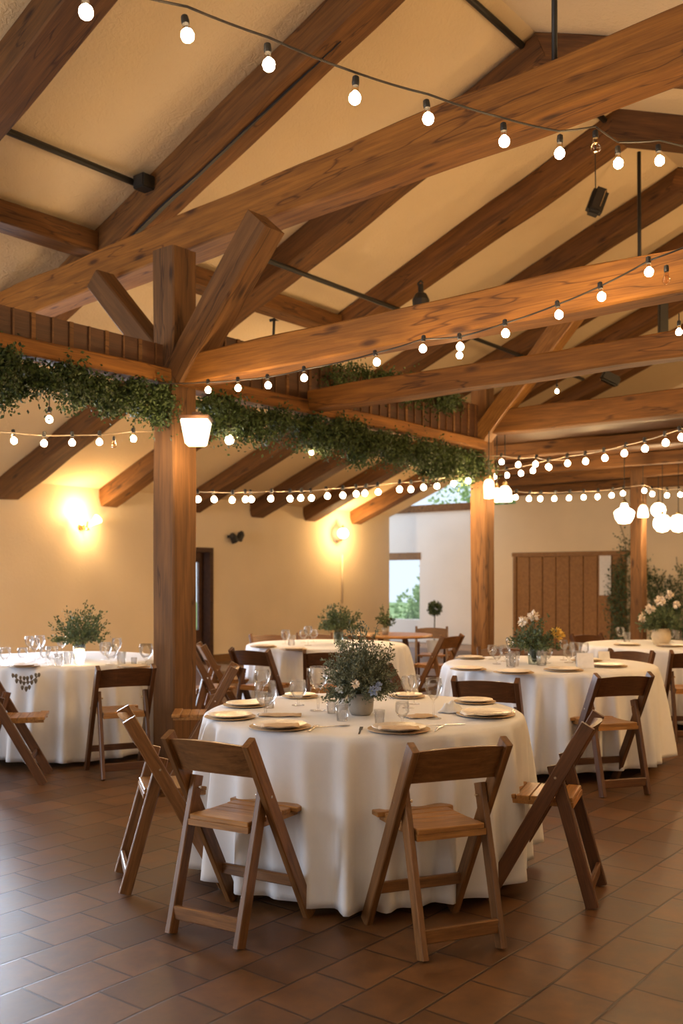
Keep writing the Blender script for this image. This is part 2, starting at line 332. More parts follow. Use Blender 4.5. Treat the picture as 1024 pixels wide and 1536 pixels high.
# ceiling: two plastered slopes, each with its own thickness
bm = bmesh.new()
for (b0, b1, a_end) in ((BL-0.3, -4.0, 11.75), (-4.0, BRDG, A1+0.1), (BRDG, BR+0.4, A1+0.1)):
    vs = []
    for a in (A0-0.3, a_end):
        for b, dz in ((b0, 0), (b1, 0), (b1, 0.15), (b0, 0.15)): vs.append(bm.verts.new((a, -b, ZR(b)+dz)))
    for f in ((0, 1, 2, 3), (4, 7, 6, 5), (0, 4, 5, 1), (3, 2, 6, 7), (0, 3, 7, 4), (1, 5, 6, 2)): bm.faces.new([vs[i] for i in f])
struct(obj('ceiling', bm, M['plaster'], None, FRAME(0, 0)), 'rough cream plaster between the rafters')
struct(boxo('baseboard_left', (6.45, 11.6, -BL-0.02, -BL, 0, 0.12), M['doorw'], FRAME(0, 0)), 'brown baseboard')
# window in the white end wall
wm = FRAME(A1, 0)
struct(boxo('window_1', (-0.02, 0.06, 6.44, 7.75, 1.86, 2.02), M['doorw'], wm), 'wooden lintel of the garden window')
struct(boxo('window_1', (0.14, 0.16, 6.47, 7.7, 0.5, 1.86), M['glass'], wm), 'window pane onto the garden')
struct(boxo('trim_1', (-0.05, 0.32, 4.95, 10.4, 2.92, 3.08), M['beam'], wm), 'timber lintel above the white wall')
# board door in the end wall
bm = bmesh.new(); n = 8; b0, b1 = -4.0, -1.62
for i in range(n):
    y0 = -b1+(b1-b0)*i/n; box(bm, -0.05, 0.0, y0+0.008, y0+(b1-b0)/n-0.008, 0.0, 1.88)
bmesh.ops.bevel(bm, geom=bm.edges[:], offset=0.008, segments=1, affect='EDGES')
d2 = struct(obj('door_2', bm, M['doorw'], None, wm), 'wide brown board door')
boxo('door_frame', (-0.08, 0.0, -b1-0.06, -b0+0.10, 1.88, 1.97), M['doorw'], T(0, 0, 0), 0.01, d2)
boxo('door_frame', (-0.07, 0.0, -b0, -b0+0.08, 0, 1.88), M['doorw'], T(0, 0, 0), 0.01, d2)
# dark door in the left wall, half glazed
lm = FRAME(0, BL)
bm = bmesh.new(); box(bm, 5.15, 5.23, 0, 0.3, 0, 1.95); box(bm, 6.35, 6.43, -0.03, 0.3, 0, 1.95); box(bm, 5.23, 6.35, -0.03, 0.3, 1.87, 1.95)
d1 = struct(obj('door_1', bm, M['dark'], None, lm), 'dark door frame with half open door')
bm = bmesh.new(); box(bm, 5.23, 6.26, 0.1, 0.14, 0, 0.55); box(bm, 5.23, 6.26, 0.1, 0.14, 1.70, 1.87); box(bm, 5.23, 5.34, 0.1, 0.14, 0.55, 1.70); box(bm, 6.21, 6.26, 0.1, 0.14, 0.55, 1.70)
obj('door_leaf', bm, M['dark'], d1); boxo('door_glass', (5.34, 6.21, 0.115, 0.125, 0.55, 1.70), M['glass'], T(0, 0, 0), 0, d1)
bm = bmesh.new(); box(bm, 6.26, 6.35, 0.16, 0.2, 0, 1.87); obj('door_leaf', bm, M['dark'], d1)
# loft of boards above the far bays
edge = [S(4.85, 0.02), S(A1, -4.85), S(A1, BR), S(4.85, BR)]
struct(prism('trim_2', edge, 3.16, 3.22, M['loft']), 'boarded loft floor above the far bays')

# ------------------------------------------------------------------ timber frame
def timber(name, label, cat, group, p0, p1, w_, h_, mat=None, **k):
    return tag(beam(name, p0, p1, w_, h_, mat or M['beam'], **k), label, cat, group, 'thing')
PG = 'timber posts in a row'
postup = V
for (a, s, top, lab) in ((0, 0.245, 3.98, 'thick square timber post beside the nearest round table, carrying the braced tie beam'),
                         (4.73, 0.205, 3.9, 'reddish timber post in mid room behind the right round table'),
                         (9.46, 0.20, 3.1, 'farthest timber post, standing among climbing vines at the right')):
    timber('timber_post', lab, 'post', PG, S(a, 0, 0), S(a, 0, top), s, s, M['post'], up=V, rough=0.008)
# upper tie beam and its braces at the first post
timber('tie_beam', 'large bowed upper tie beam crossing the top of the picture over the first post', 'beam', 'tie beams', S(0.25, -2.8, 4.02), S(0.25, 5.6, 4.42), 0.25, 0.32, M['beam2'], bow=0.03, rough=0.012)
timber('diagonal_brace', 'right-hand diagonal brace rising from the nearest post to the upper tie beam', 'brace', 'braces', S(-0.02, 0.10, 2.98), S(-0.02, 1.0, 3.98), 0.2, 0.25, M['post'])
timber('diagonal_brace', 'left-hand diagonal brace rising from the nearest post to the upper tie beam', 'brace', 'braces', S(-0.0, -0.08, 3.08), S(-0.0, -0.93, 3.93), 0.19, 0.18, M['post'])
timber('diagonal_brace', 'diagonal brace coloured as brightly lit, rising from the second post in mid room', 'brace', 'braces', S(4.68, 0.0, 3.05), S(4.68, 1.3, 4.45), 0.18, 0.22, M['seat'])  # bright lighting on this brace is put into its paler wood colour
timber('tie_beam', 'short upper tie beam half hidden above the middle post', 'beam', 'tie beams', S(4.73, -1.2, 3.75), S(4.73, 0.75, 3.75), 0.18, 0.2, M['post'])
for (a, b0, z0, z1, w_, lab) in ((0.0, 0.1, 2.90, 3.13, 0.20, 'wide lower tie beam from the nearest post, with string lights along it'),
                             (1.59, 0.08, 2.935, 3.115, 0.18, 'plain horizontal tie beam between the first and second post'),
                             (4.73, 0.08, 3.08, 3.34, 0.2, 'deep horizontal tie beam on top of the second post'),
                             (6.1, -0.85, 2.99, 3.16, 0.16, 'first loft joist behind the second post'),
                             (7.9, -1.87, 2.99, 3.16, 0.16, 'second loft joist behind the middle post'),
                             (9.46, -2.7, 2.99, 3.16, 0.16, 'loft joist in line with the farthest post'),
                             (11.2, -3.75, 2.99, 3.16, 0.16, 'loft joist nearest the end wall')):
    timber('tie_beam', lab, 'beam', 'tie beams', S(a, b0, (z0+z1)/2), S(a, 8.6, (z0+z1)/2), w_, z1-z0, M['beam2'] if a < 2 else M['beam'], rough=0.01)
# plate beam along the posts, with dark slatted panel above it
for (a0, a1, lab) in ((-5.0, -0.10, 'plate beam running from the nearest post towards the left edge of the picture'),
                      (0.10, 4.66, 'plate beam between the first and second posts, draped with greenery')):
    timber('plate_beam', lab, 'beam', 'plate beams', S(a0, 0, 2.965), S(a1, 0, 2.965), 0.2, 0.12, M['beam2'], rough=0.008)
def slat_panel(a0, a1, z0, z1, lab):
    r = empty('slatted_panel', FRAME(a0, 0, z0), lab, 'panel', 'slatted panels on the plate beam', 'thing')
    L = a1-a0; h = z1-z0
    boxo('board', (0, L, -0.02, 0.02, 0, h), M['dark'], T(0, 0, 0), 0, r)
    n = int(L/0.15)
    for i in range(n):
        x = (i+0.5)*L/n; q = .017 if i % 2 else .008; boxo('batten', (x-q, x+q, -0.034, 0.034, 0, h), M['post'] if i % 2 else M['loft'], T(0, 0, 0), 0.002, r)
slat_panel(-4.9, -0.14, 3.03, 3.22, 'dark slatted panel on the plate beam left of the nearest post')
slat_panel(0.14, 4.6, 3.03, 3.42, 'dark slatted panel on the plate beam between the first two posts')
# rafters
RA = [-2.95, -1.17, 0.62, 2.5, 4.22, 5.95, 7.5, 8.95, 10.4, 12.0]
RL = ['rafter beyond the upper left corner of the picture', 'rafter in the upper left corner of the picture', 'cracked wide rafter meeting the upper tie beam left of the post',
      'rafter passing behind the nearest post up to the ridge', 'rafter with a lamp-lit lower end left of the post', 'rafter ending on the wall above the dark door',
      'rafter ending right of the small black spotlights', 'rafter ending left of the globe wall lamp', 'rafter ending just above the globe wall lamp', 'last rafter next to the leafy gable opening']
dep = 0.27
for a, lab in zip(RA[:9], RL):
    up = Vector((0, 0, 1))
    c0, c1 = S(a, BL-0.0, ZR(BL)-dep/2-0.005), S(a, BRDG+0.05, ZR(BRDG)-dep/2+0.01)
    rf = timber('roof_rafter', 'left-slope '+lab, 'rafter', 'rafters of the left slope', c0, c1, 0.31, dep, M['beam'], rough=0.014)
    if a == 0.62:       # the long drying crack on the face towards the camera
        bm = bmesh.new(); n = 60; Lr = (c1-c0).length; pv = None
        for i in range(n+1):
            t = i/n; x = Lr*(.43+.47*t); z = -.045+.06*t+.014*noise.noise(Vector((t*9, 0, 0)))+.006*noise.noise(Vector((t*40, 3, 0))); h = .026*math.sin(PI*min(1, t*1.05))**.6*(1.15-t)+.002
            q = [bm.verts.new((x, z+dz-.03, zz)) for zz, dz in ((-.150, -h), (-.150, h), (-.12, h), (-.12, -h))]
            if pv:
                for j in range(4): bm.faces.new((pv[j], pv[(j+1) % 4], q[(j+1) % 4], q[j]))
            pv = q
        obj('crack', bm, M['black'], rf)
for k, a in enumerate(RA[:7]):
    timber('roof_rafter', ['right-slope rafter beyond the top right corner', 'right-slope rafter nearest the camera', 'right-slope rafter cut by the top right corner', 'right-slope rafter behind the upper tie beam at top right', 'right-slope rafter meeting the ridge near the hanging black speaker',
           'right-slope rafter seen above the lower tie beam at the right edge', 'right-slope rafter farthest up the hall'][k], 'rafter', 'rafters of the right slope', S(a, BRDG-0.05, ZR(BRDG)-dep/2+0.01), S(a, BR-.1, ZR(BR-.1)-dep/2-0.01), 0.31, dep, M['beam'], rough=0.012)
for a0, a1, lab in ((-1.0, .45, 'purlin at the left edge of the picture, ending at the cracked rafter'), (.79, 2.33, 'purlin right behind the nearest post, between two rafters'), (2.67, 4.05, 'purlin right of the iron hook, between two rafters')):
    timber('purlin', lab, 'purlin', 'purlins', S(a0, -1.68, ZR(-1.68)-0.12), S(a1, -1.68, ZR(-1.68)-0.12), 0.24, 0.2, M['beam'])
# conduits and rods
def rod(name, label, cat, pts, r, mat=None, group=None, sides=6):
    o = obj(name, tube_bm([Vector(p)-Vector(pts[0]) for p in pts], r, sides), mat or M['black'], None, Matrix.Translation(pts[0]), True)
    return tag(o, label, cat, group)
zc = ZR(-0.93)-0.06
rod('ceiling_conduit', 'black conduit across the plaster at upper left, ending at a black box', 'conduit', [S(-5, -0.93, zc), S(0.6, -0.93, zc)], 0.028)
rod('ceiling_conduit', 'black conduit running under the rafters right of the nearest post', 'conduit', [S(0.78, -0.93, zc-0.24), S(3.2, -0.93, zc-0.24), S(9.5, -0.93, zc-0.24)], 0.026)
rod('ceiling_conduit', 'black conduit along the ridge at the top right', 'conduit', [S(-3, BRDG-0.12, ZR(BRDG)-0.08), S(4.1, BRDG-0.12, ZR(BRDG)-0.08)], 0.03)
tag(boxo('junction_box', (-0.09, 0.09, -0.07, 0.07, -0.06, 0.06), M['black'], FRAME(0.42, -0.85, ZR(-0.85)-0.10), 0.01), 'black junction box beside the cracked rafter', 'junction box')
rod('hanging_rod', 'black rod from the roof down to the upper tie beam, top right', 'rod', [S(0.2, 3.15, ZR(3.15)-0.02), S(0.2, 3.15, 4.45)], 0.018)
rod('hanging_rod', 'long thin black rod hanging from the ridge at the right', 'rod', [P(958, 228, 10.03), P(959, 430, 10.03)], 0.02)
# black speaker hanging on a cord
sp = empty('hanging_speaker', Matrix.Translation(P(895, 303, 9.2)) @ Matrix.Rotation(0.35, 4, 'Y'), 'small black speaker hanging on a cord under the ridge', 'speaker')
bm = bmesh.new(); box(bm, -0.075, 0.075, -0.07, 0.07, -0.13, 0.13); bmesh.ops.bevel(bm, geom=bm.edges[:], offset=0.03, segments=3, affect='EDGES'); obj('housing', bm, M['black'], sp)
boxo('grille', (-0.05, 0.05, -0.085, -0.068, -0.1, 0.1), M['cable'], T(0, 0, 0), 0.008, sp)
boxo('trim_strip', (0.028, 0.036, -0.092, -0.086, -0.07, 0.09), M['steel'], T(0, 0, 0), 0, sp)
inv = sp.matrix_world.inverted(); obj('cord', tube_bm([inv @ P(893, 290, 9.2), inv @ P(892, 205, 9.2)], 0.005), M['black'], sp)
# plug cluster, black fittings in the roof
pc = empty('cable_connector', Matrix.Translation(P(631, 450, 10.0)), 'black plug connector on the conduit above the lower tie beam', 'connector')
obj('plug_body', lathe_bm([(0, -.12), (.08, -.1), (.09, 0), (.06, .06), (.03, .08), (.025, .16), (0, .165)], 12), M['black'], pc)
obj('cable_loop', tube_bm([Vector((-.02, 0, .1)), Vector((-.03, 0, .17)), Vector((0, 0, .2)), Vector((.02, 0, .17))], .012), M['black'], pc)
tag(boxo('roof_floodlight', (-0.11, 0.11, -0.05, 0.05, -0.06, 0.06), M['black'], Matrix.Translation(P(915, 568, 11.2)) @ Matrix.Rotation(0.45, 4, 'Y'), 0.02), 'black floodlight under the plaster between two tie beams at the right', 'floodlight')
tag(boxo('steel_bracket', (-0.045, 0.045, -0.03, 0.03, -0.17, 0.17), M['black'], Matrix.Translation(P(994, 478, 9.3)), 0.01), 'dark upright steel bracket under a rafter at the right edge', 'bracket')
rod('iron_hook', 'small black iron hook below the rafter right of the nearest post', 'hook', [P(404, 481, 9.0), P(411, 479, 9.0), P(417, 481, 9.0), P(411, 481, 9.0), P(410, 505, 9.0)], 0.014)

# ------------------------------------------------------------------ greenery
def garland(name, label, a0, a1, zc_fn, n, hfn, group='leafy garlands on the plate beam'):
    bm = bmesh.new(); L = a1-a0
    clumps = []
    for i in range(int(L*30)):
        t = random.random(); h = hfn(t)
        clumps.append((t*L, random.gauss(0, 0.075), zc_fn(t)+random.uniform(-h, h*0.45), random.uniform(0.03, 0.075)))
    for i in range(n):
        x, y, z, r = random.choice(clumps)
        p = Vector((x, y, z))+rv(r); d = rv()+Vector((0, 0, -0.5)); leaf(bm, p, d, rv(), random.uniform(0.022, 0.042), random.uniform(0.015, 0.028))
    for i in range(int(L*9)):         # hanging sprigs
        t = random.random(); h = hfn(t); p = Vector((t*L, random.gauss(0, .06), zc_fn(t)-h*0.8)); d = Vector((random.gauss(0, .3), random.gauss(0, .3), -1))
        for k in range(random.randint(5, 12)):
            p = p+d.normalized()*0.018; d += rv(.15); leaf(bm, p, d+rv(.7), rv(), .03, .018)
    tube_bm([Vector((x, 0.02*math.sin(x*3), zc_fn(x/L))) for x in [L*i/24 for i in range(25)]], 0.035, 6, bm)
    o = obj(name, bm, M['garland'], None, FRAME(a0, 0, 0)); return tag(o, label, 'garland', group)
garland('leafy_garland', 'thick dark green leafy garland hanging left of the nearest post', -2.6, -0.12, lambda t: 2.80-0.02*math.sin(t*9), 22000, lambda t: 0.13+0.035*math.sin(t*14+1)+0.03*math.sin(t*31))
garland('leafy_garland', 'long drooping leafy garland between the first and second posts', 0.14, 4.75, lambda t: 2.82-0.05*t, 30000, lambda t: 0.13+0.05*t+0.03*math.sin(t*17)+0.025*math.sin(t*43))
garland('leafy_garland', 'greenery lying on the slatted panel above the tie beams', 1.75, 4.2, lambda t: 3.40, 9000, lambda t: 0.12+0.05*math.sin(t*12))
def bouquet(name, label, mw, vase_prof, vase_mat, fmat, rad, z0, z1, nst=70, lw=0.016, flowers=(), group='table bouquets', per=14):
    r = empty(name, mw, label, 'bouquet', group)
    obj('vase', lathe_bm(vase_prof, 24), vase_mat, r, None, True)
    st = bmesh.new(); lf = bmesh.new(); zm = vase_prof[-1][1]; zb = 0.02
    vt = max(p[1] for p in vase_prof)
    for i in range(nst):
        th = random.uniform(0, 2*PI); q = math.sqrt(random.random()); el = random.uniform(0.15, 1.0)
        tip = Vector((math.cos(th)*q*rad, math.sin(th)*q*rad, z0+(z1-z0)*el*(1-0.45*q*q)))
        base = Vector((math.cos(th)*.015, math.sin(th)*.015, zb)); mid = Vector((math.cos(th)*q*rad*.22, math.sin(th)*q*rad*.22, vt+0.02))
        pts = [base, mid]
        for k in range(1, 6): t = k/5; pts.append(mid.lerp(tip, t)+rv(rad*.03))
        tube_bm(pts[:2]+pts[3::2]+[pts[-1]] if len(pts) > 6 else pts, 0.0013, 3, st)
        for k in range(per):
            t = random.uniform(0.15, 1.0)**0.7; p = mid.lerp(tip, t)+rv(rad*.045)
            leaf(lf, p, (tip-mid).normalized()+rv(.7), rv(), lw*random.uniform(.9, 1.9), lw*random.uniform(.6, 1.0))
    obj('stems', st, M['stem'], r); obj('foliage', lf, fmat, r)
    for (fx, fy, fz, fr, fm) in flowers:
        b = bmesh.new()
        for k in range(26):
            d = rv(); d.normalize(); leaf(b, d*fr*.2, d+rv(.2), rv(), fr, fr*.8)
        obj('flower', b, fm, r, T(fx, fy, fz))
    return r

# ------------------------------------------------------------------ lights on strings
bb = lathe_bm([(0, -.025), (.012, -.0225), (.021, -.014), (.024, 0), (.021, .012), (.014, .02), (.009, .026), (0, .027)], 14)
me_bulb = bpy.data.meshes.new('bulb'); bmesh.ops.recalc_face_normals(bb, faces=bb.faces); bb.to_mesh(me_bulb); bb.free(); me_bulb.materials.append(M['bulb'])
for p in me_bulb.polygons: p.use_smooth = True
me_dead = me_bulb.copy(); me_dead.materials.clear(); me_dead.materials.append(M['deadbulb'])
nb = lathe_bm([(.018, .016), (.014, .03), (.012, .05)], 10); me_neck = bpy.data.meshes.new('glass_neck'); nb.to_mesh(me_neck); nb.free(); me_neck.materials.append(M['deadbulb'])
sb = lathe_bm([(0, .046), (.013, .046), (.015, .058), (.013, .08), (.006, .085), (0, .085)], 10)
me_sock = bpy.data.meshes.new('socket'); bmesh.ops.recalc_face_normals(sb, faces=sb.faces); sb.to_mesh(me_sock); sb.free(); me_sock.materials.append(M['black'])
def add_bulb(root, world, scale=1.0, dead=False, light=0.0, tilt=0.0, sock=True):
    o = bpy.data.objects.new('bulb', me_dead if dead else me_bulb); COL.objects.link(o); o.parent = root
    o.location = world-root.location; o.scale = (scale,)*3; o.rotation_euler = (tilt, tilt*.7, 0)
    if sock:
        s = bpy.data.objects.new('socket', me_sock); COL.objects.link(s); s.parent = o
        s = bpy.data.objects.new('glass_neck', me_neck); COL.objects.link(s); s.parent = o
    if dead: o['label'] = 'unlit bulb'
    if light: lamp_light('bulb_light', o.location-Vector((0, 0, .06*scale)), light, parent=root)
    return o
def string(label, pts, Ys, start=None, end=None, scale=1.0, cab='cable', every=3, watt=None, drop=0.08, r=0.005, dead=()):
    """pts: image positions of the bulbs, Ys: (first, last) distance of the string's ends"""
    n = len(pts); W = []
    for i, (x, y) in enumerate(pts):
        t = (x-pts[0][0])/(pts[-1][0]-pts[0][0]); iY = (1/Ys[0])*(1-t)+(1/Ys[1])*t
        W.append(P(x, y, 1/iY))
    root = empty('string_lights', Matrix.Translation(W[0]), label, 'string lights', 'strings of bulbs')
    line = ([start] if start else [])+[p+Vector((0, 0, drop*scale)) for p in W]+([end] if end else [])
    dense = []
    for a, b in zip(line, line[1:]):
        for k in range(4):
            t = k/4; q = a.lerp(b, t); q.z -= 0.012*4*t*(1-t)*(a-b).length; dense.append(q-root.location)
    dense.append(line[-1]-root.location)
    obj('cable', tube_bm(dense, r, 5), M[cab], root)
    for i, p in enumerate(W):
        add_bulb(root, p, scale, i in dead, (watt or BULB_W) if i % every == every//2 else 0, random.uniform(-.25, .25))
    return root
string('string of large bulbs slanting across the top of the picture', [(129, 18), (281, 53), (403, 97), (532, 147), (642, 178), (756, 212), (839, 230), (893, 222), (927, 245), (989, 241)],
       (3.35, 5.0), P(40, -35, 3.1), P(1120, 236, 5.4), 1.05, drop=.1, every=2, watt=3.4, dead=(7,))
string('string of bulbs running along the lower tie beam from the nearest post', [(312, 585), (357, 582), (402, 578), (456, 567), (565, 543), (634, 523), (690, 520), (758, 500), (838, 472), (902, 445), (973, 408)],
       (7.05, 4.85), P(238, 575, 7.15), P(1100, 340, 4.6), 0.95, every=2, watt=3.6, drop=0.06)
string('string of bulbs under the garland left of the nearest post', [(-40, 655), (21, 661), (66, 665), (108, 664), (149, 663), (200, 658)], (6.6, 7.3), P(-120, 640, 6.4), P(232, 646, 7.5), 1.0, cab='cableb', every=2, watt=2.4, drop=0.055)
string('long row of round bulbs before the left wall, ending at the second post', [(297, 749), (321, 749), (348, 750), (368, 749), (377, 749), (406, 748), (435, 748), (451, 747), (467, 747), (491, 744), (514, 743), (534, 741), (547, 740), (567, 738), (599, 734), (616, 734), (635, 731), (655, 729), (680, 725), (702, 721)],
       (10.6, 11.0), P(262, 744, 10.5), P(722, 708, 11.1), 1.35, cab='cableb', every=4, watt=24, drop=0.06)
string('upper swag of bulbs from the second post to the right edge', [(752, 693), (777, 697), (803, 696), (823, 701), (851, 695), (878, 692), (907, 687), (936, 680), (967, 673), (998, 664), (1022, 656)],
       (10.9, 8.0), P(700, 684, 11.15), P(1060, 640, 7.6), 1.2, cab='cableb', every=3, watt=9, drop=0.06)
string('short middle row of bulbs right of the second post', [(741, 715), (760, 713), (781, 710), (799, 706), (822, 700)], (11.6, 10.4), P(730, 716, 11.5), P(850, 690, 10.2), 1.25, cab='cableb', every=3, drop=0.06)
string('lowest row of small bulbs against the cream end wall', [(773, 746), (793, 748), (810, 748), (831, 748), (853, 747), (875, 746), (896, 745), (917, 743), (934, 740), (966, 736), (978, 741), (1000, 743), (1020, 742)],
       (12.6, 13.4), P(738, 738, 12.2), P(1060, 736, 13.6), 1.35, cab='cableb', every=4, watt=26, drop=0.06)
def single(label, x, y, Y, top, scale=1.0, dead=False, light=1.0, mossy=False):
    r = empty('hanging_bulb', Matrix.Translation(P(x, y, Y)), label, 'hanging bulb')
    obj('cord', tube_bm([Vector((0, 0, .07*scale)), P(x, top, Y)-r.location], .004), M['cable'], r)
    add_bulb(r, r.location, scale, dead, 0 if dead else light)
    if mossy:
        b = bmesh.new()
        for k in range(160):
            q = Vector((random.gauss(0, .03), random.gauss(0, .03), random.uniform(.01, .13))); leaf(b, q, rv()+Vector((0, 0, .6)), rv(), .03, .016)
        obj('moss', b, M['bouq2'], r)
single('single bulb hanging on its own below the left garland', 74, 629, 6.8, 598, 1.05)
single('bulb wrapped in moss hanging right of the post lantern', 344, 660, 7.9, 600, 1.5, mossy=True)
single('small bulb dangling from the garland left of mid picture', 467, 679, 8.9, 640, 0.9, mossy=True)
single('lower bulb hanging beneath the tie beam string in mid picture', 689, 533, 6.3, 515, 0.9)
single('unlit bulb hanging in front of the lower tie beam at right', 999, 420, 4.9, 400, 0.9, dead=True)
single('lit bulb at the right edge above the second tie beam', 1018, 498, 6.3, 470, 0.9)
single('unlit bulb dangling under the string left of the nearest post', 171, 668, 7.2, 654, 0.8, dead=True)
single('small bulb glowing in the dark between the tie beams', 835, 587, 9.0, 560, 0.8, light=9)

# lantern on the nearest post
def tapered(bm, w0, w1, z0, z1):
    vs = []
    for w_, z in ((w0, z0), (w1, z1)): vs.append([bm.verts.new((sx*w_, sy*w_, z)) for sx, sy in ((-1, -1), (1, -1), (1, 1), (-1, 1))])
    bm.faces.new(vs[0][::-1]); bm.faces.new(vs[1])
    for j in range(4): bm.faces.new((vs[0][j], vs[0][(j+1) % 4], vs[1][(j+1) % 4], vs[1][j]))
ln = empty('post_lantern', Matrix.Translation(P(294, 648, 7.27)), 'glowing tapered glass lantern fixed to the nearest timber post', 'lantern')
bm = bmesh.new(); tapered(bm, .072, .105, -.1, .085); bmesh.ops.bevel(bm, geom=bm.edges[:], offset=.008, segments=2, affect='EDGES'); obj('glass_shade', bm, M['lamp'], ln)
boxo('cap', (-.115, .115, -.115, .115, .088, .112), M['dark'], T(0, 0, 0), .006, ln)
boxo('bracket', (-.03, .03, -.02, .24, .113, .15), M['dark'], T(0, 0, 0), .004, ln)
lamp_light('lantern_light', Vector((0, 0, -.17)), 9, r=.06, parent=ln)
lamp_light('lantern_light', Vector((.04, -.2, .05)), 6, r=.06, parent=ln)
def pendant(label, x, y, Y, prof, top, e=18, col=WARM2, name='pendant_lamp'):
    r = empty(name, Matrix.Translation(P(x, y, Y)), label, 'pendant lamp', 'glass pendant lamps')
    obj('glass_shade', lathe_bm(prof, 20), M['lamp2'] if e >= 10 else M['lamp'], r, None, True)
    zt = prof[-1][1]
    obj('holder', lathe_bm([(0, zt-.005), (.03, zt), (.025, zt+.035), (.008, zt+.05), (0, zt+.05)], 12), M['brass'], r)
    if top is not None: obj('cord', tube_bm([Vector((0, 0, zt+.04)), Vector((0, 0, top-r.location.z))], .006), M['cable'], r)
    lamp_light('pendant_light', Vector((0, 0, prof[0][1]-.05)), e, r=.06, parent=r); return r
tul = [(0, -.12), (.07, -.11), (.11, -.05), (.125, .02), (.10, .05), (.05, .08), (.035, .13), (0, .135)]
jar = [(0, -.11), (.055, -.1), (.06, .05), (.05, .09), (.03, .11), (0, .115)]
bell = [(0, -.09), (.085, -.09), (.09, -.04), (.07, .05), (.04, .09), (0, .1)]
glb = [(0, -.11), (.06, -.095), (.1, -.05), (.11, 0), (.1, .05), (.06, .095), (0, .11)]
pendant('tulip-shaped glass pendant lamp hanging left of the farthest post', 936, 771, 12.0, tul, 3.16)
pendant('tall jar lamp hanging at the second post', 733, 734, 10.9, jar, 3.08, 2)
pendant('bell-shaped glass lamp right of the second post', 757, 741, 11.2, bell, 3.16, 2)
pendant('small glass lamp squeezed between two lamps at the second post', 745, 743, 11.6, [(r*.7, z*.8) for r, z in jar], 3.16, 1)
pendant('small glass lamp in front of the farthest post', 964, 767, 14.3, [(r*.9, z) for r, z in bell], 3.16, 2)
pendant('upper glowing globe lamp at the right edge', 987, 765, 14.8, glb, 3.16, 10)
pendant('lower left glowing globe lamp at the right edge', 993, 785, 14.4, [(r*1.2, z*1.2) for r, z in glb], 3.16, 12)
pendant('lower right glowing globe lamp at the right edge', 1017, 785, 14.4, [(r*1.2, z*1.2) for r, z in glb], 3.16, 12)

# wall lamps on the left wall
def onwall(x, y, off=0.0):
    r = (x-512)/F; Y = (5.773+(-BL)-off)/(.625-.781*r)     # where the view line meets the wall plane
    return P(x, y, Y)
q = onwall(130, 790, 0.14)
wl = empty('wall_lamp', Matrix.Translation(q) @ Matrix.Rotation(ANG, 4, 'Z'), 'brass wall lamp with tilted glass shades glowing on the left wall', 'wall lamp')
obj('backplate', lathe_bm([(0, 0), (.06, 0), (.05, .02), (0, .02)], 16), M['brass'], wl, T(0, .13, 0) @ Matrix.Rotation(PI/2, 4, 'X'))
obj('arm', tube_bm([Vector((0, .13, 0)), Vector((0, .03, -.03)), Vector((0, 0, 0)), Vector((.02, 0, .08))], .012), M['brass'], wl)
for sgn in (-1, 1):
    obj('glass_shade', lathe_bm([(0, 0), (.02, 0), (.045, .08), (.075, .17), (.07, .17), (0, .15)], 16), M['lamp'], wl, T(sgn*.07, 0, .03) @ Matrix.Rotation(sgn*.95, 4, 'Y'), True)
obj('foot', lathe_bm([(0, -.04), (.05, -.03), (.03, 0), (0, .02)], 12), M['brass'], wl, T(0, 0, -.02))
lamp_light('wall_lamp_light', Vector((-.1, -.05, .22)), 24, r=.05, parent=wl); lamp_light('wall_lamp_light', Vector((.05, -.12, -.12)), 9, r=.03, parent=wl)
q = onwall(514, 800, 0.16)
wl = empty('wall_lamp', Matrix.Translation(q) @ Matrix.Rotation(ANG, 4, 'Z'), 'round white globe wall lamp above the conduit, right of the spotlights', 'wall lamp')
obj('glass_globe', lathe_bm(glb, 20), M['lamp'], wl, None, True); obj('arm', tube_bm([Vector((0, .16, -.14)), Vector((0, .06, -.15)), Vector((0, 0, -.10))], .015), M['brass'], wl)
obj('finial', lathe_bm([(0, .1), (.03, .11), (.02, .14), (0, .17)], 12), M['brass'], wl)
lamp_light('wall_lamp_light', Vector((0, -.17, 0)), 60, r=.06, parent=wl)
q0, q1 = onwall(513, 832, .02), onwall(513, 905, .02)
rod('wall_conduit', 'thin cream conduit running down below the globe wall lamp', 'conduit', [q0, q1], .022, M['wallp'])
q = onwall(354, 805, .12)
tw = empty('twin_spotlight', Matrix.Translation(q) @ Matrix.Rotation(ANG, 4, 'Z'), 'small black twin spotlight on the left wall above the door', 'spotlight')
for sgn in (-1, 1): obj('lamp_head', lathe_bm([(0, -.09), (.06, -.09), (.065, .03), (.03, .08), (0, .09)], 14), M['black'], tw, T(sgn*.09, -.02, .02*sgn) @ Matrix.Rotation(.5*sgn, 4, 'Y'))
boxo('mount', (-.1, .1, .02, .12, -.025, .025), M['black'], T(0, 0, 0), .005, tw)
tag(boxo('paper_notice', (-0.062, -0.055, 1.93, 2.17, 1.10, 1.93), M['paper'], FRAME(A1, 0)), 'tall white paper notice hanging on the board door', 'notice')

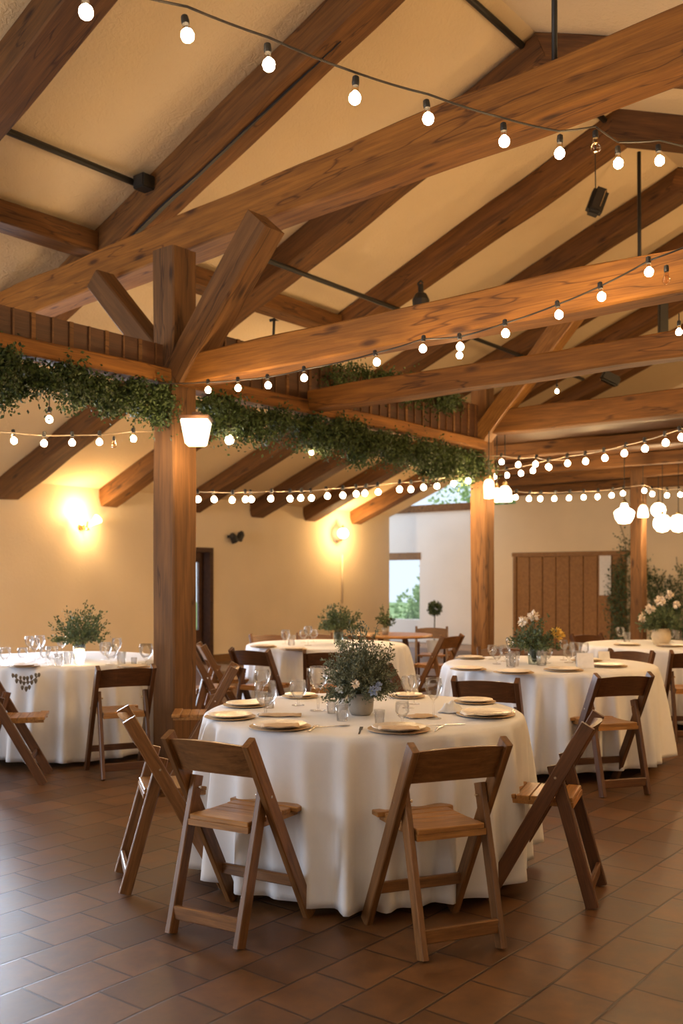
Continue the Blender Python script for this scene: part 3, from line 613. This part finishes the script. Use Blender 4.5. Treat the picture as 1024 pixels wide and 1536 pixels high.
# ------------------------------------------------------------------ chairs
def make_chair(wm_, sm_, w_=0.395, hb=0.785):
    root = bpy.data.objects.new('folding_chair', None); COL.objects.link(root)
    hw = w_/2
    def plank(name, p0, p1, a, b, mat, up): return beam(name, p0, p1, a, b, mat, root, up, rough=0.0012, seg=4, ch=0.004)
    X = Vector((1, 0, 0))
    for s in (-1, 1):
        plank('side_rail', (s*hw, -.235, hb), (s*hw, .20, 0.004), .062, .030, wm_, X)
        plank('leg', (s*(hw-.032), -.085, .60), (s*(hw-.032), -.25, 0.004), .054, .027, wm_, X)
    plank('stretcher', (-(hw-.035), -.238, .085), ((hw-.035), -.238, .085), .02, .055, wm_, Vector((0, 0, 1)))
    plank('stretcher', (-(hw-.01), .112, .165), ((hw-.01), .112, .165), .02, .045, wm_, Vector((0, 0, 1)))
    # curved backrest
    bm = bmesh.new(); n = 12; rings = []
    for i in range(n+1):
        t = i/n*2-1; x = t*(hw-.008); bow = -.030*(1-t*t); cr = .014*(1-t*t)
        z0, z1 = hb-.150+.008*(1-t*t), hb-.02+cr; k = (hb)/.435
        def yy(z): return -.235+(hb-z)*.435/hb+bow
        rings.append([bm.verts.new(v) for v in ((x, yy(z0)-.011, z0), (x, yy(z0)+.011, z0), (x, yy(z1)+.011, z1), (x, yy(z1)-.011, z1))])
    for a, b in zip(rings, rings[1:]):
        for j in range(4): bm.faces.new((a[j], a[(j+1) % 4], b[(j+1) % 4], b[j]))
    bm.faces.new(rings[0][::-1]); bm.faces.new(rings[-1]); bmesh.ops.recalc_face_normals(bm, faces=bm.faces)
    obj('backrest', bm, wm_, root)
    # slatted seat, front edge rounded, thin
    bm = bmesh.new(); ns = 6; y0, y1 = -.165, .205
    for i in range(ns):
        a = y0+(y1-y0)*i/ns+.0012; b = y0+(y1-y0)*(i+1)/ns-.0012; e = hw-.06 if a < .09 else hw-.03
        dz = -.006*math.sin(PI*(i+.5)/ns)
        box(bm, -e-.006, e+.006, a, b, .440+dz, .461+dz)
    bmesh.ops.bevel(bm, geom=bm.edges[:], offset=.003, segments=1, affect='EDGES')
    box(bm, -hw+.055, -hw+.083, y0+.03, y1-.01, .418, .436); box(bm, hw-.083, hw-.055, y0+.03, y1-.01, .418, .436); box(bm, -hw+.05, hw-.05, y0-.003, y0+.018, .416, .440)
    obj('seat', bm, sm_, root)
    for s in (-1, 1): obj('bolt', tube_bm([Vector((s*(hw+.016), -.10, .555)), Vector((s*(hw-.06), -.10, .555))], .006, 8), M['steel'], root)
    return root
protoA = make_chair(M['chair'], M['seat']); protoB = make_chair(M['chair_dark'], M['seat'])
usedp = {}
def chair(x, y, face, label, group, dark=False):
    pr = protoB if dark else protoA
    if dark not in usedp: c = pr; usedp[dark] = True
    else: c = copy_tree(pr)
    c.matrix_world = place(x, y, 0, face); tag(c, label, 'chair', group); return c
G1 = 'folding chairs around the nearest table'; G2 = 'folding chairs around the right table'; G3 = 'folding chairs around the left table'; G4 = 'folding chairs around the back table'; G5 = 'folding chairs at the far right table'
chair(-.405, 3.96, (.50, .86), 'wooden folding chair in the foreground left of centre, seen from behind, with greyish legs', G1)
chair(.36, 3.84, (-.37, .93), 'wooden folding chair in the foreground right of centre, bowed dark backrest, seen from behind', G1)
chair(.895, 4.36, (-.93, .36), 'wooden folding chair turned sideways at the right of the nearest table', G1, True)
chair(-.77, 4.53, (.95, .28), 'orange-brown folding chair at the left of the nearest table, half hidden', G1)
chair(1.77, 6.50, (-.28, .96), 'dark folding chair with tan seat in front of the right table', G2, True)
chair(.97, 6.20, (.35, .93), 'dark folding chair whose backrest shows just behind the nearest table', G2, True)
chair(.55, 7.25, (1, .1), 'dark folding chair at the left side of the right table, only its edge visible', G2, True)
chair(2.36, 8.25, (-.7, -.7), 'dark folding chair behind the right table, backrest towards the camera', G2, True)
chair(-1.62, 7.05, (-.42, .9), 'folding chair with dark curved backrest in front of the left table', G3, True)
chair(-2.27, 6.76, (.97, .2), 'folding chair seen side-on at the left edge of the picture', G3, True)
chair(-1.0, 6.93, (-.99, -.1), 'folding chair side-on just right of the nearest post', G3)
chair(-.70, 8.75, (.5, .87), 'dark folding chair at the left front of the back table', G4, True)
chair(-1.12, 9.3, (.95, .25), 'folding chair at the left side of the back table, seen side-on', G4)
chair(-1.20, 8.55, (.8, .6), 'brown folding chair between the nearest post and the back table', G4)
chair(-.12, 8.55, (0, 1), 'dark folding chair in front of the back table beside the nearest bouquet', G4, True)
chair(-.75, 10.75, (.4, -.9), 'dark backrest behind the back table, left one', G4, True)
chair(-.30, 10.9, (.05, -1), 'dark backrest behind the back table, right one', G4, True)
chair(3.05, 8.5, (.1, 1), 'dark folding chair at the right edge in front of the far right table', G5, True)
chair(2.85, 10.7, (.4, -.9), 'dark folding chair behind the far right table by the board door', G5, True)
chair(1.15, 12.35, (-.1, -1), 'dark folding chair facing the camera below the garden window', 'folding chairs at the small side table', True)
chair(1.05, 10.85, (-.75, .6), 'light wooden folding chair at the small side table left of the second post', 'folding chairs at the small side table')
chair(.30, 11.0, (.5, .8), 'light wooden folding chair left of the small side table', 'folding chairs at the small side table')
chair(1.45, 8.55, (.05, -1), 'dark folding chair behind the right table next to its bouquet', G2, True)

# ------------------------------------------------------------------ round tables
def table(cx, cy, R, lab_t, lab_c, seed, hem=0.045, folds=30):
    t = empty('round_table', T(cx, cy, 0), lab_t, 'table', 'round tables under white cloths')
    obj('tabletop', lathe_bm([(0, .725), (R-.02, .725), (R-.012, .735), (R-.02, .748), (0, .748)], 64), M['doorw'], t)
    for k in range(4):
        th = PI/4+k*PI/2; boxo('leg', (-.02, .02, -.02, .02, 0, .725), M['doorw'], T(math.cos(th)*R*.55, math.sin(th)*R*.55, 0), .003, t)
    rnd = random.Random(seed); n = 288; ph = [rnd.uniform(0, 2*PI) for _ in range(6)]
    # fold positions along the rim
    cs = sorted((i+rnd.uniform(-.3, .3))/folds*2*PI for i in range(folds)); am = [rnd.uniform(.4, 1.25) for _ in cs]; wd = [rnd.uniform(.036, .072) for _ in cs]
    def fold(th):
        v = 0
        for c, a_, w_ in zip(cs, am, wd):
            d = (th-c+PI) % (2*PI)-PI; v += a_*math.exp(-(d/w_)**2)
        return v+.22*math.sin(7*th+ph[0])+.12*math.sin(29*th+ph[1])
    bm = bmesh.new(); rings = []
    rad = [0.001, R*.3, R*.6, R*.85, R-.012]
    for r in rad: rings.append([bm.verts.new((r*math.cos(2*PI*i/n), r*math.sin(2*PI*i/n), .7515+.0006*math.sin(9*i*2*PI/n+r*20))) for i in range(n)])
    for j in range(22):
        t_ = j/21
        ring = []
        for i in range(n):
            th = 2*PI*i/n; f = fold(th+.05*t_*math.sin(3*th+ph[2]))
            out = .004+.018*t_**.7+(.112*f-.03)*t_**.6
            z = .7515-.010*(j == 0)-(t_**1.0)*(.7415-hem-.02*math.sin(2*th+ph[3])-.012*f)
            rr = R+out
            ring.append(bm.verts.new((rr*math.cos(th), rr*math.sin(th), max(z, .012))))
        rings.append(ring)
    for a, b in zip(rings, rings[1:]):
        for i in range(n): bm.faces.new((a[i], a[(i+1) % n], b[(i+1) % n], b[i]))
    bm.faces.new(rings[0])
    c = obj('tablecloth', bm, M['cloth'], None, T(cx, cy, 0), True); md = c.modifiers.new('thick', 'SOLIDIFY'); md.thickness = .002; md.offset = 1
    tag(c, lab_c, 'tablecloth', 'white tablecloths')
MT = (.108, 4.78, .775); LT = (-2.29, 7.98, .80); RT = (1.60, 7.47, .80); BT = (-.15, 9.75, .80); FT = (3.25, 9.7, .80)
table(*MT, 'round table under the long white cloth nearest the camera', 'long white cloth hanging in folds on the nearest table', 1)
table(*LT, 'round table under white cloth at the left, by the nearest post', 'white cloth on the left table, in front of the cream wall', 2)
table(*RT, 'round table under white cloth in the middle distance right of centre', 'white cloth on the right table, behind the nearest table', 3)
table(*BT, 'round table under white cloth against the left wall, behind the nearest bouquet', 'white cloth on the back table near the globe wall lamp', 4)
table(*FT, 'round table under white cloth at the far right edge', 'white cloth on the far right table with cream flowers', 5)
st = empty('side_table', T(.62, 11.65, 0), 'small bare wooden round table below the garden window', 'table')
obj('tabletop', lathe_bm([(0, .715), (.47, .715), (.48, .73), (.47, .748), (0, .75)], 40), M['seat'], st)
for k in range(4): th = PI/4+k*PI/2; beam('leg', (math.cos(th)*.2, math.sin(th)*.2, .715), (math.cos(th)*.36, math.sin(th)*.36, 0), .04, .04, M['chair'], st, seg=2, ch=.004)

# ------------------------------------------------------------------ things on the tables
TZ = .7545
def floorpt(x, y, z=TZ):       # point of the plane at height z seen at image position x, y
    Y = F*(CAMZ-z)/(y-HOR); return Vector(((x-512)/F*Y, Y, z))
def prof_wine(h=.19, r=.042, fl_=.036):
    s = h*.45; pts = [(0, 0), (fl_, 0), (fl_, .003), (.005, .007), (.004, s), (.015, s+.008), (r*.75, s+.03), (r, s+.06), (r*.93, h-.01), (r*.85, h)]
    inn = [(r*.85-.0018, h), (r-.003, s+.06), (r*.75-.003, s+.032), (.01, s+.013), (0, s+.012)]
    return pts+inn
def prof_tumb(h=.085, r=.034): return [(0, 0), (r*.8, 0), (r, h), (r-.002, h), (r*.8-.003, .008), (0, .007)]
def prof_goblet(h=.13, r=.042): return [(0, 0), (.033, 0), (.033, .003), (.006, .008), (.006, .03), (.022, .04), (r, .07), (r*1.02, h-.02), (r*.9, h), (r*.9-.002, h), (r-.002, .072), (.02, .044), (0, .042)]
GM = {}
def glassware(kind, loc, label, group, scale=1.0):
    if kind not in GM:
        b = lathe_bm({'wine_glass': prof_wine(), 'tumbler': prof_tumb(), 'goblet': prof_goblet()}[kind], 28)
        bmesh.ops.recalc_face_normals(b, faces=b.faces); me = bpy.data.meshes.new(kind); b.to_mesh(me); b.free(); me.materials.append(M['glass'])
        for p in me.polygons: p.use_smooth = True
        GM[kind] = me
    o = bpy.data.objects.new(kind, GM[kind]); COL.objects.link(o); o.location = loc; o.scale = (scale,)*3; o.rotation_euler = (0, 0, random.uniform(0, 3))
    return tag(o, label, 'glass', group)
gm = 'glasses on the nearest table'
for kind, x, y, sc, lab in (('goblet', 398, 1072, 1.25, 'goblet standing in front, left part of the nearest table'),
        ('wine_glass', 393, 1056, .95, 'wine glass behind the front left goblet on the nearest table'),
        ('tumbler', 404, 1062, .9, 'tumbler half hidden between the two left glasses on the nearest table'),
        ('goblet', 447, 1058, 1.0, 'goblet between the left glasses and the tall wine glass on the nearest table'),
        ('wine_glass', 477, 1066, 1.15, 'tall wine glass left of the nearest bouquet'),
        ('tumbler', 513, 1081, .9, 'small tumbler just in front of the white candle holder, left of the nearest bouquet'),
        ('tumbler', 497, 1070, .75, 'tiny tumbler right beside the stem of the tall wine glass on the nearest table'),
        ('tumbler', 569, 1086, .75, 'small tumbler at the right foot of the nearest bouquet'),
        ('goblet', 603, 1085, .75, 'short goblet between the nearest bouquet and the right wine glasses'),
        ('wine_glass', 612, 1062, .85, 'left of the two wine glasses right of the nearest bouquet'),
        ('wine_glass', 621, 1056, .8, 'wine glass half hidden behind others right of the nearest bouquet'),
        ('wine_glass', 650, 1078, 1.0, 'right-hand wine glass beside the folded napkin on the nearest table')):
    glassware(kind, floorpt(x, y), lab, gm, sc)
def plate(x, y, r, lab, cutl=True, nap=False, group='place settings on the nearest table', pos=None):
    p = pos if pos else floorpt(x, y)
    c = obj('charger_plate', lathe_bm([(0, 0), (r*.75, 0), (r, .007), (r*1.0, .010), (r*.72, .005), (0, .005)], 40), M['charger'], None, T(*p)); tag(c, 'woven '+lab[0], 'charger plate', group)
    q = Vector(p)+Vector((0, 0, .0062)); r2 = r*.86
    d = obj('dinner_plate', lathe_bm([(0, 0), (r2*.6, 0), (r2*.7, .004), (r2, .013), (r2*.98, .0155), (r2*.66, .006), (0, .005)], 40), M['plate'], None, T(*q), True); tag(d, lab[1], 'plate', group)
    return p
def cutlery(p, ang, kind, lab, group='cutlery on the nearest table'):
    bm = bmesh.new()
    box(bm, -.09, .02, -.004, .004, 0, .002)
    if kind == 'fork':
        for k in range(4): box(bm, .045, .09, -.012+k*.007, -.009+k*.007, 0, .002)
        box(bm, .02, .045, -.012, .012, 0, .002)
    elif kind == 'knife': box(bm, .02, .11, -.008, .007, 0, .0018)
    else:
        vs = [bm.verts.new((.05+.03*math.cos(t*PI/8), .016*math.sin(t*PI/8), .001)) for t in range(16)]; bm.faces.new(vs); box(bm, .0, .022, -.004, .004, 0, .002)
    return tag(obj(kind, bm, M['steel'], None, T(p[0], p[1], p[2]+.0015) @ Matrix.Rotation(ang, 4, 'Z')), lab, 'cutlery', group)
for x, y, r, l in ((420, 1092, .135, ('charger under the plate at the front left rim of the nearest table', 'beige plate at the front left rim of the nearest table')),
                   (345, 1077, .12, ('charger at the left rim of the nearest table', 'beige plate at the left rim of the nearest table')),
                   (368, 1059, .115, ('charger at the back left rim of the nearest table', 'beige plate at the back left rim of the nearest table')),
                   (598, 1096, .135, ('charger under the plate at the front rim right of centre, nearest table', 'beige plate at the front rim right of centre, nearest table')),
                   (728, 1073, .14, ('charger at the right rim of the nearest table', 'cream plate with napkin at the right rim of the nearest table')),
                   (712, 1054, .11, ('charger at the back right rim of the nearest table', 'beige plate at the back right rim of the nearest table')),
                   (450, 1046, .10, ('charger at the back rim left of the nearest bouquet', 'beige plate at the back rim left of the nearest bouquet')),
                   (610, 1046, .10, ('charger at the back rim right of the nearest bouquet', 'beige plate at the back rim right of the nearest bouquet'))):
    plate(x, y, r, l)
def napkin(p, size, ang, lab, group='napkins on the nearest table', mat=None):
    bm = bmesh.new(); n = 10
    g = [[bm.verts.new(((i/n-.5)*size[0], (j/n-.5)*size[1], .004+size[2]*math.sin(PI*i/n)*math.sin(PI*j/n)*(1+.3*math.sin(i*1.9+j*.8))+.003*math.sin(j*2.3+i))) for j in range(n+1)] for i in range(n+1)]
    for i in range(n):
        for j in range(n): bm.faces.new((g[i][j], g[i+1][j], g[i+1][j+1], g[i][j+1]))
    o = obj('napkin', bm, mat or M['runner'], None, T(*p) @ Matrix.Rotation(ang, 4, 'Z'), True); o.modifiers.new('t', 'SOLIDIFY').thickness = .003
    return tag(o, lab, 'napkin', group)
napkin(floorpt(725, 1072, TZ+.024), (.2, .09, .008), .15, 'folded cream napkin across the plate at the right rim of the nearest table', mat=M['plate'])
napkin(floorpt(677, 1068), (.11, .13, .045), -.3, 'puffed white napkin between the right wine glass and the plate', mat=M['cloth'])
napkin(floorpt(420, 1090, TZ+.024), (.16, .09, .006), .1, 'flat beige napkin on the front left plate of the nearest table')
napkin(floorpt(598, 1094, TZ+.024), (.17, .08, .006), .0, 'flat beige napkin on the front plate right of centre')
napkin(floorpt(420, 1074), (.2, .08, .004), .0, 'beige napkin lying behind the front left plate')
napkin(floorpt(630, 1076), (.14, .09, .008), .4, 'beige napkin lying between the wine glasses right of the bouquet')
for x, y, a, k, lab in ((470, 1093, 1.4, 'fork', 'fork right of the front left plate'), (540, 1097, 1.5, 'knife', 'knife left of the front right plate'), (657, 1093, 1.3, 'fork', 'fork right of the front right plate'),
                        (770, 1070, 1.4, 'knife', 'knife at the extreme right rim'), (500, 1090, .4, 'spoon', 'spoon in front of the small tumbler'), (662, 1088, .2, 'knife', 'knife pointing at the right plate')):
    cutlery(floorpt(x, y), a, k, lab+', nearest table')
cutlery(floorpt(738, 1071, TZ+.034), .2, 'fork', 'fork lying on the napkin of the right plate, nearest table')
# nearest bouquet
bouquet('bouquet', 'full grey-green bouquet in a grey pot at the centre of the nearest table', T(*floorpt(541, 1072)), [(0, 0), (.045, 0), (.058, .02), (.064, .09), (.06, .105), (.055, .105), (.052, .09), (0, .03)], M['pot'], M['bouq'], .19, .02, .47, 210, .010,
        ((-.03, -.15, .165, .022, M['petal']), (.055, -.14, .13, .024, M['blue']), (.08, -.12, .15, .02, M['blue']), (-.10, -.08, .13, .02, M['whitep'])), per=58)
ch = empty('candle_holder', T(*floorpt(515, 1064)), 'pale blue-white ceramic candle holder left of the nearest bouquet', 'candle holder')
obj('holder', lathe_bm([(0, 0), (.022, 0), (.025, .04), (.018, .09), (.014, .09), (.014, .05), (0, .05)], 20), M['whitep'], ch, None, True)
obj('candle', lathe_bm([(0, .05), (.012, .05), (.012, .10), (0, .10)], 12), M['cloth'], ch)
# other tables
vg = [(0, 0), (.045, 0), (.05, .06), (.05, .12), (.046, .12), (.045, .06), (0, .006)]
bouquet('bouquet', 'loose leafy green bouquet on the left table behind a glowing candle', T(LT[0]+.14, LT[1]-.05, TZ), vg, M['aqua'], M['bouq2'], .24, .10, .50, 90, .019, per=22)
bouquet('bouquet', 'green bouquet with pale and yellow flowers in a glass vase on the right table', T(RT[0]-.12, RT[1]-.05, TZ), vg, M['aqua'], M['bouq2'], .21, .08, .40, 100, .015,
        ((-.02, -.06, .37, .045, M['petal']), (-.10, -.05, .33, .04, M['petal']), (.15, -.08, .25, .045, M['yellow']), (.19, -.02, .22, .04, M['yellow'])), per=26)
bouquet('bouquet', 'round green bouquet on the back table against the cream wall', T(BT[0]+.12, BT[1]+.05, TZ), vg, M['aqua'], M['bouq2'], .24, .12, .42, 90, .02, per=22)
bouquet('bouquet', 'bouquet of cream flowers in a cream vase on the far right table', T(FT[0]-.06, FT[1]-.05, TZ), [(0, 0), (.07, 0), (.1, .08), (.08, .16), (.06, .16), (.06, .1), (0, .02)], M['cream_pot'], M['bouq2'], .24, .12, .44, 90, .02,
        ((-.05, -.12, .44, .05, M['petal']), (-.14, -.1, .36, .05, M['petal']), (.04, -.12, .5, .045, M['petal']), (-.2, -.06, .28, .05, M['petal']), (.12, -.12, .40, .04, M['petal'])), per=22)
bouquet('small_plant', 'small dark plant on the small side table', T(.52, 11.5, .752), [(0, 0), (.035, 0), (.045, .08), (.038, .08), (0, .03)], M['pot'], M['garland'], .12, .08, .36, 30, .02, per=14, group='small potted plants')
# glowing candle on the left table
cg = empty('candle_glass', T(*floorpt(119, 997)), 'tall glowing candle glass beside the bouquet on the left table', 'candle')
obj('glass_cup', lathe_bm([(0, 0), (.03, 0), (.045, .13), (.043, .13), (.028, .006), (0, .005)], 20), M['glass'], cg, None, True)
obj('flame_candle', lathe_bm([(0, .012), (.026, .012), (.040, .118), (0, .122)], 14), M['candle'], cg); lamp_light('candle_light', Vector((0, 0, .17)), .5, (1, .6, .25), .02, cg)
def cluster(T_, spec, group):
    for kind, x, y, sc, lab in spec: glassware(kind, floorpt(x, y), lab, group, sc)
k = 'glasses on the left table'
L1 = 'clear glass among the cluster left of the candle on the left table'; L2 = 'clear glass right of the bouquet on the left table'
cluster(LT, [('wine_glass', 52, 992, .95, L1), ('goblet', 68, 995, 1.0, L1), ('wine_glass', 60, 988, 1.0, L1), ('goblet', 78, 998, 1.1, L1), ('wine_glass', 44, 985, .9, L1), ('tumbler', 88, 999, 1.1, L1), ('wine_glass', 92, 987, .95, L1), ('goblet', 34, 994, .9, L1), ('tumbler', 102, 996, 1.1, L1),
             ('goblet', 166, 997, 1.2, L2), ('wine_glass', 175, 991, .95, L2), ('goblet', 158, 990, 1.1, L2), ('tumbler', 182, 996, 1.1, L2), ('tumbler', 201, 998, .7, 'tiny glass near the right rim of the left table'), ('goblet', 219, 996, 1.2, 'goblet with dark rim at the right end of the left table'), ('goblet', 8, 997, 1.0, 'dark goblet at the left edge of the picture')], k)
k = 'glasses on the right table'
L1 = 'clear glass left of the bouquet on the right table'; L2 = 'clear glass right of the bouquet on the right table'
cluster(RT, [('goblet', 745, 996, 1.0, L1), ('goblet', 757, 992, 1.0, L1), ('tumbler', 771, 999, 1.3, L1), ('goblet', 738, 989, .9, L1), ('wine_glass', 765, 987, .9, L1), ('tumbler', 766, 1001, 1.2, L1),
             ('tumbler', 812, 998, 1.3, L2), ('goblet', 820, 995, 1.0, L2), ('wine_glass', 845, 990, .85, L2), ('goblet', 853, 994, 1.1, L2), ('goblet', 862, 990, 1.1, L2), ('tumbler', 869, 996, 1.2, L2), ('goblet', 875, 988, 1.0, L2)], k)
k = 'glasses on the back table'
L1 = 'clear glass left of the bouquet on the back table'
cluster(BT, [('goblet', 428, 966, 1.1, L1), ('wine_glass', 462, 968, 1.0, L1), ('goblet', 455, 964, 1.0, L1), ('goblet', 470, 963, 1.0, L1), ('tumbler', 437, 968, 1.2, L1)], k)
k = 'glasses on the far right table'
L1 = 'clear glass beside the cream flowers on the far right table'
cluster(FT, [('goblet', 930, 961, 1.1, L1), ('tumbler', 940, 963, 1.2, L1), ('goblet', 1006, 963, 1.1, L1), ('tumbler', 1016, 960, 1.3, L1)], k)
for (x, y, r, l) in ((702, 1005, .13, 'at the front left rim of the right table'), (770, 1010, .14, 'at the front rim of the right table, left of centre'), (845, 1006, .14, 'at the front rim of the right table, right of centre'), (912, 1000, .14, 'at the right rim of the right table'), (880, 992, .12, 'behind the right rim of the right table'), (705, 988, .12, 'at the back left rim of the right table')):
    plate(x, y, r, ('charger '+l, 'cream plate '+l), group='place settings on the right table')
for (x, y, r, l) in ((35, 1000, .12, 'at the front left of the left table'), (200, 1002, .12, 'at the right front of the left table')): plate(x, y, r, ('charger '+l, 'cream plate '+l), group='place settings on the left table')
for (x, y, r, l) in ((395, 971, .13, 'at the left of the back table'), (440, 975, .13, 'at the front of the back table')): plate(x, y, r, ('charger '+l, 'cream plate '+l), group='place settings on the back table')
for (x, y, r, l) in ((940, 968, .13, 'at the left of the far right table'), (1005, 970, .13, 'at the front of the far right table')): plate(x, y, r, ('charger '+l, 'cream plate '+l), group='place settings on the far right table')
def card(x, y, w_, h_, lab):
    p = floorpt(x, y); bm = bmesh.new(); 
    a = [bm.verts.new(v) for v in ((-w_/2, -.03, 0), (w_/2, -.03, 0), (w_/2, 0, h_), (-w_/2, 0, h_), (w_/2, .03, 0), (-w_/2, .03, 0))]
    bm.faces.new((a[0], a[1], a[2], a[3])); bm.faces.new((a[3], a[2], a[4], a[5]))
    o = obj('folded_card', bm, M['paper'], None, T(*p)); o.modifiers.new('t', 'SOLIDIFY').thickness = .002; return tag(o, lab, 'card', 'folded cards on the right table')
card(877, 1002, .12, .11, 'large folded white card on the right table'); card(905, 990, .09, .07, 'small folded card at the right rim of the right table')
# string of grey leaves pinned on the left tablecloth
lg = bmesh.new()
for row, (cnt, y0_, dy) in enumerate(((8, 1011, 5), (6, 1019, 5), (3, 1027, 5))):
    for i in range(cnt):
        xx = 39+(i-(cnt-1)/2)*5.6+random.uniform(-.8, .8); p = P(xx, y0_+dy*(1-((xx-39)/21)**2)+random.uniform(-1.5, 1.5), 7.03+.01*row); k = random.uniform(.62, .85)
        lathe_bm([(0, -.028*k), (.008*k, -.02*k), (.016*k, 0), (.013*k, .014*k), (.005*k, .02*k), (0, .02*k)], 8, lg, (p.x, p.y, p.z))
tube_bm([P(39+t/7*21, 1010+14*(1-(t/7)**2), 7.06) for t in range(-7, 8)], .004, 5, lg)
tag(obj('pod_garland', lg, M['leafgrey']), 'small garland of grey seed pods pinned to the front of the left tablecloth', 'garland')

# ------------------------------------------------------------------ climbing vines, topiary, garden
def vine(label, b0, zt, wdt, n, seed, a=A1-.12):
    random.seed(seed); st_ = empty('climbing_vine', FRAME(a, b0, 0), label, 'vine', 'climbing vines on the end wall')
    s = bmesh.new(); lf = bmesh.new()
    for k in range(7):
        p = Vector((0, random.uniform(-wdt, wdt)*.6, 0)); pts = [p.copy()]; h = zt*random.uniform(.6, 1)
        for i in range(14): p = Vector((max(-.1, min(.08, p.x+random.gauss(0, .02))), p.y+random.gauss(0, wdt*.16), h*(i+1)/14)); pts.append(p.copy())
        tube_bm(pts, .007, 4, s)
        for i in range(n//7):
            t = random.random()**.8*13; j = int(t); q = pts[j].lerp(pts[j+1], t-j)+rv(.07); leaf(lf, q, rv()+Vector((0, 0, -.2)), rv(), random.uniform(.03, .065), .035)
    obj('stems', s, M['stem'], st_); obj('foliage', lf, M['bouq2'], st_)
vine('vine climbing the end wall between the board door and the farthest post', -1.75, 2.55, .30, 2400, 11)
vine('airy vine on the wall right of the farthest post', -.95, 2.3, .40, 2000, 12)
vine('leafy vine behind the cream flowers at the right edge', -.55, 1.6, .35, 1800, 13)
random.seed(21)
tp = empty('topiary', T(*P(651, 990, 18.0).xy, 0), 'ball-shaped topiary on a thin stem in front of the white wall', 'topiary', 'small potted plants')
obj('pot', lathe_bm([(0, 0), (.1, 0), (.15, .28), (.13, .28), (.12, .22), (0, .22)], 20), M['whitep'], tp); obj('stem', tube_bm([Vector((0, 0, .2)), Vector((.01, 0, .8))], .012), M['stem'], tp)
b = bmesh.new()
for i in range(700): d = rv(); d.normalize(); leaf(b, d*random.uniform(.05, .13)+Vector((.01, 0, .87)), d+rv(.5), rv(), .045, .03)
obj('foliage', b, M['bouq2'], tp)
def shrub(label, a, bq, r, z, n, seed):
    random.seed(seed); e = empty('garden_shrub', FRAME(a, bq, 0), label, 'shrub', 'garden shrubs behind the end wall'); lf = bmesh.new(); tr = bmesh.new()
    cl = [(rv(r*.38)+Vector((0, 0, z)), random.uniform(.25, .5)*r) for _ in range(16)]
    for i in range(n):
        c, q = random.choice(cl); d = rv(); d.normalize(); leaf(lf, c+d*q*random.uniform(.7, 1), d+rv(.6), rv(), random.uniform(.10, .18), .10)
    for c, q in cl[:6]: tube_bm([Vector((0, 0, 0)), Vector((c.x*.2, c.y*.2, z*.4)), c], .05, 6, tr)
    obj('foliage', lf, M['outleaf'], e); obj('trunk', tr, M['stem'], e)
shrub('pale green garden bush low behind the garden window', 16.5, -8.3, 1.3, 0.9, 3000, 31)
shrub('garden bush at the right inside the garden window', 17.5, -6.9, 1.1, 1.6, 2400, 32)
shrub('sunlit garden tree behind the gable opening', 18.0, -4.4, 1.9, 3.6, 5200, 33)
shrub('leafy garden tree behind the left end of the gable opening', 18.5, -7.6, 1.6, 3.3, 4000, 34)
shrub('garden tree behind the right end of the gable opening', 17.0, -2.6, 1.5, 3.4, 3600, 35)
